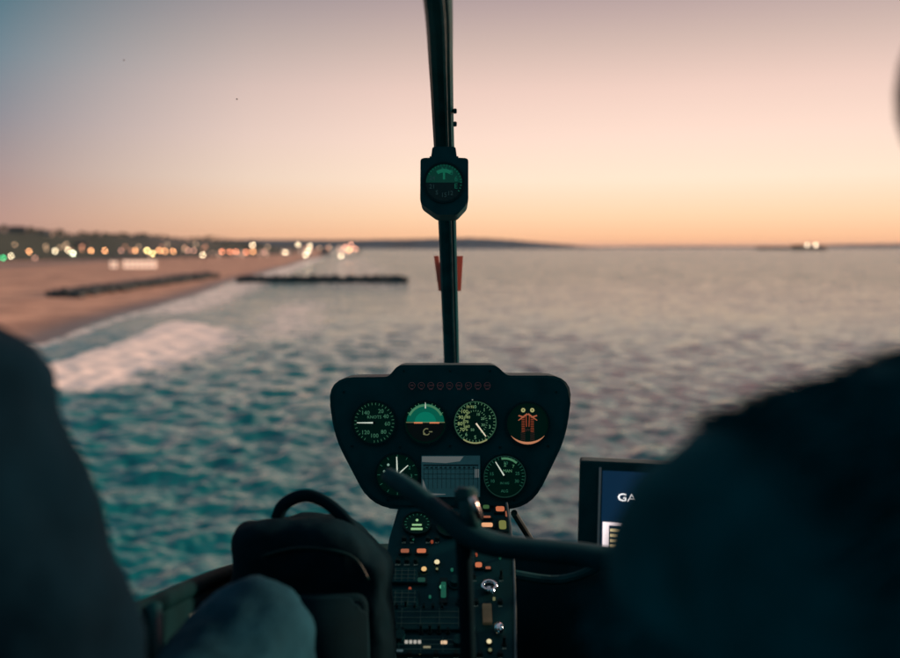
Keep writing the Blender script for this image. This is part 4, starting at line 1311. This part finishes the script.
tag(cs, 'black T-shaped cyclic control bar crossing in front of the instrument panel', 'control stick')
bm = bmesh.new(); cpz = smooth_path([P(386, 474, 1.02), P(412, 491, 1.0), P(440, 513, .99), P(466, 533, .98), P(496, 545, .98), P(535, 550, .98), P(575, 554, .98), P(616, 560, .98), P(655, 566, .98)], 6)
rr_ = []
for i in range(len(cpz)):
    t = i / (len(cpz) - 1); rr_.append(float(np.interp(t, [0, .05, .3, .45, .6, 1], [.0080, .0105, .0122, .0145, .0130, .0145])))
tube(bm, cpz, rr_, 18); spart('crossbar', bm, M['rubber'])
bm = bmesh.new(); tube(bm, [P(649, 556, .98), P(655, 592, .97), P(660, 640, .955)], [.015, .017, .016], 16); spart('grip', bm, M['rubber'])
bm = bmesh.new(); tube(bm, smooth_path([P(463, 535, .985), P(466, 600, 1.0), P(470, 720, 1.02)], 4), .009, 16); spart('column', bm, M['bag'])
bm = bmesh.new(); box(bm, P(466, 498, .99), (.026, .02, .022), bev=.003); tube(bm, [P(466, 500, .985), P(474, 535, .98)], .0105, 14); spart('pivot_block', bm, M['plastic'])
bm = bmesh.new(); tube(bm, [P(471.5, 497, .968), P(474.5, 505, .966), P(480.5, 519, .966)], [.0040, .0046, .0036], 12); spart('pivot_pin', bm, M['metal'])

# ================================================================== BACKPACK
BD = 1.12
bag = empty('backpack', (P(308, 600, BD).x, P(308, 600, BD).y, FLOOR + .004))
tag(bag, 'black backpack with a top loop handle standing beside the console', 'backpack')
bm = bmesh.new()
prof = rounded([(226, 700, 3), (231, 585, 8), (237.5, 525, 5), (272, 518, 12), (330, 515, 14), (352, 524, 10), (372, 548, 10), (390, 562, 8), (392, 700, 4)], 5, 5)
fr2 = [P(x, y, BD) for x, y in prof][::-1]
fr2 = [q if q.z > FLOOR + .02 else Vector((q.x, q.y, FLOOR + .02)) for q in fr2]
cc = sum(fr2, Vector()) / len(fr2)
layers = []
for dy, s_ in ((-.035, .90), (-.025, .96), (0, 1.0), (.06, 1.0), (.11, .97), (.135, .88)):
    layers.append([bm.verts.new(cc + (q - cc) * s_ + Vector((0, dy, -.30 * max(0, dy) * (1 if q.z > cc.z else 0)))) for q in fr2])
for A_, B_ in zip(layers, layers[1:]):
    n_ = len(A_)
    for j in range(n_): bm.faces.new((A_[j], A_[(j + 1) % n_], B_[(j + 1) % n_], B_[j]))
bm.faces.new(layers[0][::-1]); bm.faces.new(layers[-1])
for v in bm.verts: v.co -= bag.location
bo = fin('body', bm, M['bag'], bag, Matrix.Identity(4), True); remesh(bo, .007, 14, (.07, .022))
bm = bmesh.new(); tube(bm, [q - bag.location for q in smooth_path([P(277, 519, BD + .03), P(283, 506, BD + .03), P(295, 498, BD + .03), P(309, 496, BD + .03), P(325, 502, BD + .03), P(341, 515, BD + .03), P(351, 528, BD + .03)], 5)], .0054, 12, squash=1.6)
fin('top_handle', bm, M['bag'], bag, Matrix.Identity(4), True)
bm = bmesh.new(); tube(bm, [q - bag.location for q in smooth_path([P(250, 560, BD - .037), P(300, 548, BD - .038), P(350, 556, BD - .037), P(368, 580, BD - .037)], 5)], .0025, 8); fin('zipper', bm, M['bezel'], bag, Matrix.Identity(4), True)
bm = bmesh.new()
prism(bm, rounded([(-.07, -.11), (.075, -.11), (.07, .06), (-.06, .06)], .02, 5), 0, .028, .008)
fin('front_pocket', bm, M['bag'], bag, Matrix.Translation(P(312, 640, BD - .032) - bag.location) @ PM.to_3x3().to_4x4(), True)

# ================================================================== SEATS
def seat(cx, yb, label):
    t = empty('cabin_seat', (cx, yb, FLOOR)); tag(t, label, 'seat', 'front cabin seats')
    bm = bmesh.new(); box(bm, (0, .02, .13), (.44, .44, .24), bev=.03); fin('seat_base', bm, M['shell'], t)
    bm = bmesh.new(); box(bm, (0, .02, .29), (.43, .45, .07), bev=.03); fin('seat_cushion', bm, M['seat'], t, None, True)
    bm = bmesh.new(); box(bm, (0, -.22, .50), (.40, .07, .44), Matrix.Rotation(math.radians(6), 3, 'X'), bev=.03); fin('backrest', bm, M['seat'], t, None, True)
    return t


seat(-.44, .52, 'dark seat under the passenger on the left')
seat(.38, .42, 'dark seat under the pilot on the right')


# ================================================================== PEOPLE
def V3(*a): return Vector(a) + CAM


def head_features(bm, c, yaw=0):
    """skull with brow, nose, lips, chin and ears, facing +Y turned by yaw"""
    R_ = Matrix.Rotation(yaw, 3, 'Z')

    def e(p, r): ellipsoid(bm, c + R_ @ Vector(p), r, 20, R_)
    e((0, -.008, .025), (.076, .094, .088)); e((0, .018, -.045), (.058, .068, .068)); e((0, .058, -.092), (.026, .024, .022))
    e((0, .082, .022), (.048, .012, .010)); e((0, .094, -.012), (.012, .016, .026)); e((0, .104, -.026), (.014, .011, .010))
    e((0, .084, -.056), (.024, .010, .006)); e((0, .082, -.066), (.021, .010, .007))
    for s_ in (-1, 1):
        e((s_ * .031, .078, .006), (.013, .009, .008)); e((s_ * .040, .060, -.025), (.022, .022, .022)); e((s_ * .078, -.006, -.005), (.009, .018, .032))


def hand(bm, wrist, d, palm_n, curl=.9, scale=1.0):
    """palm, four fingers and a thumb; d points from wrist to the knuckles, palm_n out of the palm"""
    d = d.normalized(); palm_n = (palm_n - d * palm_n.dot(d)).normalized(); side = d.cross(palm_n).normalized()
    k = wrist + d * .085 * scale
    for s_ in (-1.5, -.5, .5, 1.5):
        capsule(bm, wrist + side * s_ * .010, .015, k + side * s_ * .019, .0125, 10, 3)
    for i, s_ in enumerate((-1.5, -.5, .5, 1.5)):
        L_ = (.038, .044, .041, .032)[i] * scale
        p = k + side * s_ * .019; dd = d.copy(); r = .0092
        for j in range(3):
            ang = curl * (.75 + .15 * j)
            dd = (dd * math.cos(ang) + palm_n * math.sin(ang)).normalized() if j or curl > .4 else dd
            q = p + dd * L_ * (1, .72, .55)[j]
            capsule(bm, p, r, q, r * .92, 10, 3); p = q; r *= .92
            palm_n2 = palm_n
            # rotate the bending axis along with the finger
            palm_n = side.cross(dd).normalized() * (1 if side.cross(dd).dot(palm_n2) > 0 else -1)
        palm_n = (palm_n2 - d * palm_n2.dot(d)).normalized() if False else side.cross(d).normalized() * (1 if side.cross(d).dot(wrist - wrist + palm_n2) >= 0 else -1)
    tb = wrist + d * .025 + side * -.026
    t1 = tb + (d * .6 - side * .7 + palm_n * .35).normalized() * .038
    t2 = t1 + (d * .7 + palm_n * .7).normalized() * .03
    capsule(bm, wrist + d * .012 - side * .014, .014, tb, .0135, 10, 3); capsule(bm, tb, .0125, t1, .011, 10, 3); capsule(bm, t1, .011, t2, .0095, 10, 3)


def person(label, J, head_c, yaw, jacket_m, trouser_m, jr=1.0):
    base = Vector((J['hip'].x, J['hip'].y, FLOOR))
    t = empty('person', base); tag(t, label, 'person')

    def add(name, bm, m_, vox, sm, disp=None):
        for v in bm.verts: v.co -= base
        bmesh.ops.recalc_face_normals(bm, faces=bm.faces)
        o = fin(name, bm, m_, t, Matrix.Identity(4), True); remesh(o, vox, sm, disp); return o
    bm = bmesh.new()
    hip = J['hip']; ch = J['chest']; nk = J['neck']
    capsule(bm, hip, .115, ch, .115); capsule(bm, ch, .10, nk - Vector((0, 0, .03)), .055); capsule(bm, nk - Vector((0, 0, .03)), .056, head_c + Vector((0, -.02, -.05)), .05)
    head_features(bm, head_c, yaw)
    for s_ in 'LR':
        capsule(bm, ch + Vector((0, 0, .08)), .07, J['sh' + s_], .05); capsule(bm, J['sh' + s_], .05, J['el' + s_], .038); capsule(bm, J['el' + s_], .038, J['wr' + s_], .026)
        hd = (J['kn_' + s_] - J['wr' + s_])
        hand(bm, J['wr' + s_], hd, J['pn' + s_], .95)
        capsule(bm, hip + Vector((.08 * (-1 if s_ == 'L' else 1), 0, 0)), .09, J['knee' + s_], .055); capsule(bm, J['knee' + s_], .052, J['ank' + s_], .036)
        capsule(bm, J['ank' + s_], .035, J['ank' + s_] + Vector((0, .14, -.05)), .03)
    add('body', bm, M['skin'], .006, 4)
    bm = bmesh.new()
    a_ = .026 * jr
    capsule(bm, hip + Vector((0, 0, .02)), .125 + a_, ch, .122 + a_); capsule(bm, ch, .115 + a_, nk - Vector((0, 0, .055)), .062 + a_)
    capsule(bm, nk - Vector((0, 0, .06)), .062, nk - Vector((0, 0, .01)), .062)
    for s_ in 'LR':
        capsule(bm, J['sh' + s_], .058 + a_, nk - Vector((0, 0, .075)), .055 + a_ * .8)
        capsule(bm, ch + Vector((0, 0, .08)), .085 + a_ * .6, J['sh' + s_], .058 + a_); capsule(bm, J['sh' + s_], .058 + a_, J['el' + s_], .048 + a_ * .7); capsule(bm, J['el' + s_], .047 + a_ * .7, J['wr' + s_].lerp(J['el' + s_], .06), .034 + a_ * .3)
    jk = add('jacket', bm, jacket_m, .009, 5, (.06, .020))
    bm = bmesh.new()
    for s_ in 'LR':
        sx = -1 if s_ == 'L' else 1
        capsule(bm, hip + Vector((.08 * sx, 0, -.01)), .105, J['knee' + s_], .066); capsule(bm, J['knee' + s_], .064, J['ank' + s_] + Vector((0, 0, .02)), .05)
    capsule(bm, hip + Vector((-.06, 0, 0)), .115, hip + Vector((.06, 0, 0)), .115)
    add('trousers', bm, trouser_m, .008, 3, (.045, .017))
    for s_ in 'LR':
        bm = bmesh.new(); an = J['ank' + s_]
        capsule(bm, an + Vector((0, -.01, -.01)), .045, an + Vector((0, .16, -.055)), .036); capsule(bm, an + Vector((0, -.02, -.05)), .036, an + Vector((0, .16, -.065)), .03)
        add('shoe', bm, M['shoe'], .008, 3)
    bm = bmesh.new(); R_ = Matrix.Rotation(yaw, 3, 'Z')
    ellipsoid(bm, head_c + R_ @ Vector((0, -.024, .046)), (.083, .092, .082), 24); ellipsoid(bm, head_c + R_ @ Vector((0, -.055, -.01)), (.072, .055, .07), 24)
    add('hair', bm, M['hair'], .008, 2, (.02, .012))
    return t, jk, base


fz = FLOOR - H + .085
LJ = dict(hip=V3(-.44, .46, -.60), chest=V3(-.44, .50, -.26), neck=V3(-.44, .52, -.055),
          shL=V3(-.60, .52, -.14), elL=V3(-.63, .60, -.40), wrL=V3(-.52, .80, -.42), kn_L=V3(-.50, .90, -.43), pnL=Vector((.3, 0, -1)),
          shR=V3(-.328, .53, -.116), elR=V3(-.238, .575, -.42), wrR=V3(-.30, .76, -.46), kn_R=V3(-.30, .86, -.48), pnR=Vector((-.3, 0, -1)),
          kneeL=V3(-.56, .93, -.44), ankL=V3(-.56, 1.02, fz), kneeR=P(252, 645, .88), ankR=V3(-.22, 1.0, fz))
pas, jk, pb = person('passenger at the left edge in a dark jacket and blue jeans with one knee raised', LJ, V3(-.44, .56, .12), math.radians(-5), M['jacket'], M['jeans'])
RJ = dict(hip=V3(.36, .36, -.60), chest=V3(.36, .40, -.26), neck=V3(.37, .42, -.005),
          shR=V3(.55, .42, -.13), elR=V3(.60, .55, -.38), wrR=V3(.42, .80, -.44), kn_R=V3(.33, .87, -.44), pnR=Vector((0, .3, -1)),
          shL=V3(.161, .40, -.157), elL=V3(.171, .44, -.42), wrL=V3(.18, .68, -.60), kn_L=V3(.16, .78, -.64), pnL=Vector((.2, 0, -1)),
          kneeL=V3(.25, .84, -.46), ankL=V3(.24, 1.04, fz), kneeR=V3(.48, .84, -.46), ankR=V3(.48, 1.04, fz))
q = P(656, 600, .965)
RJ['wrR'] = q + Vector((.075, -.05, .0)); RJ['kn_R'] = q + Vector((.0, .012, .0)); RJ['pnR'] = Vector((-.2, 1, 0)); RJ['elR'] = V3(.50, .60, -.42)
pil, jk2, pb2 = person('pilot at the right edge in a shaggy dark fleece jacket holding the cyclic grip', RJ, V3(.360, .47, .087), math.radians(4), M['fleece'], M['jacket'], 1.05)
# shaggy pile on the pilot's near shoulder and sleeve
bm = bmesh.new(); rd = random.Random(11)
segs = [(RJ['chest'] + Vector((0, 0, .08)), .103, RJ['shL'], .086, 4200), (RJ['shL'], .086, RJ['elL'], .068, 3600), (RJ['chest'], .143, RJ['neck'] - Vector((0, 0, .055)), .09, 2600), (RJ['hip'], .15, RJ['chest'], .15, 1200), (RJ['shL'], .085, RJ['neck'] - Vector((0, 0, .075)), .075, 3000)]
for a, ra, b_, rb, cnt_ in segs:
    t = (b_ - a).normalized(); u = t.orthogonal().normalized(); v = t.cross(u)
    for k in range(cnt_):
        f_ = rd.uniform(0, 1); an = rd.random() * 6.283
        nrm_ = u * math.cos(an) + v * math.sin(an)
        p = a.lerp(b_, f_) + nrm_ * (ra + (rb - ra) * f_) * .97
        d = (nrm_ * .45 + Vector((-.85, -.1, -.35)) + Vector((rd.gauss(0, .25), rd.gauss(0, .25), rd.gauss(0, .2)))).normalized()
        if d.dot(nrm_) < .1: d = (d + nrm_ * .6).normalized()
        L_ = rd.uniform(.010, .026); w_ = rd.uniform(.0012, .0026)
        s1 = d.orthogonal().normalized(); s2 = d.cross(s1)
        bs = [bm.verts.new(p + (s1 * math.cos(x) + s2 * math.sin(x)) * w_ - pb2) for x in (0, 2.1, 4.2)]
        tp = bm.verts.new(p + d * L_ + Vector((0, 0, -.004)) - pb2)
        for j in range(3): bm.faces.new((bs[j], bs[(j + 1) % 3], tp))
fo = fin('fleece_pile', bm, M['fleece'], pil, Matrix.Identity(4)); fo['kind'] = 'stuff'
# headsets
m_cup = mat('headset cup', (.42, .24, .17), .6)
for nm, c, yaw, lab in (('headset', V3(.360, .47, .087), 4, 'aviation headset on the pilot, only its brown ear cushion edge in view at the right'), ('headset', V3(-.44, .56, .12), -5, 'aviation headset worn by the passenger on the left')):
    t = empty(nm, c); t.rotation_euler = (0, 0, math.radians(yaw)); tag(t, lab, 'headset')
    for s_ in (-1, 1):
        bm = bmesh.new(); ellipsoid(bm, (s_ * .100, -.004, -.005), (.026, .036, .046), 20); fin('ear_cup', bm, m_cup, t, Matrix.Identity(4), True)
    bm = bmesh.new(); tube(bm, [Vector((.104 * math.cos(a), -.01, .112 * math.sin(a) + .028)) for a in [math.pi * i / 16 for i in range(17)]], .008, 10); fin('headband', bm, M['plastic'], t, Matrix.Identity(4), True)
    bm = bmesh.new(); tube(bm, smooth_path([(.11, .01, -.03), (.09, .08, -.065), (.02, .118, -.07)], 5), .0025, 8); ellipsoid(bm, (.02, .118, -.07), (.010, .010, .010), 12); fin('microphone_boom', bm, M['plastic'], t, Matrix.Identity(4), True)

# ================================================================== CAMERA + RENDER
cd = bpy.data.cameras.new('camera'); co = bpy.data.objects.new('camera', cd); COL.objects.link(co)
co.location = CAM; co.rotation_euler = (math.pi / 2 - PITCH, 0, 0)
cd.sensor_width = 36; cd.lens = 35.0; cd.clip_start = .02; cd.clip_end = 120000
cd.dof.use_dof = True; cd.dof.focus_distance = 1.54; cd.dof.aperture_fstop = 2.65
S.camera = co
S.render.engine = 'CYCLES'
S.cycles.use_denoising = True
S.cycles.max_bounces = 6; S.cycles.transparent_max_bounces = 12
S.cycles.sample_clamp_indirect = 4
S.cycles.use_adaptive_sampling = False
S.view_settings.view_transform = 'Standard'; S.view_settings.look = 'None'; S.view_settings.gamma = 1; S.view_settings.exposure = 0.13
S.view_settings.use_curve_mapping = False
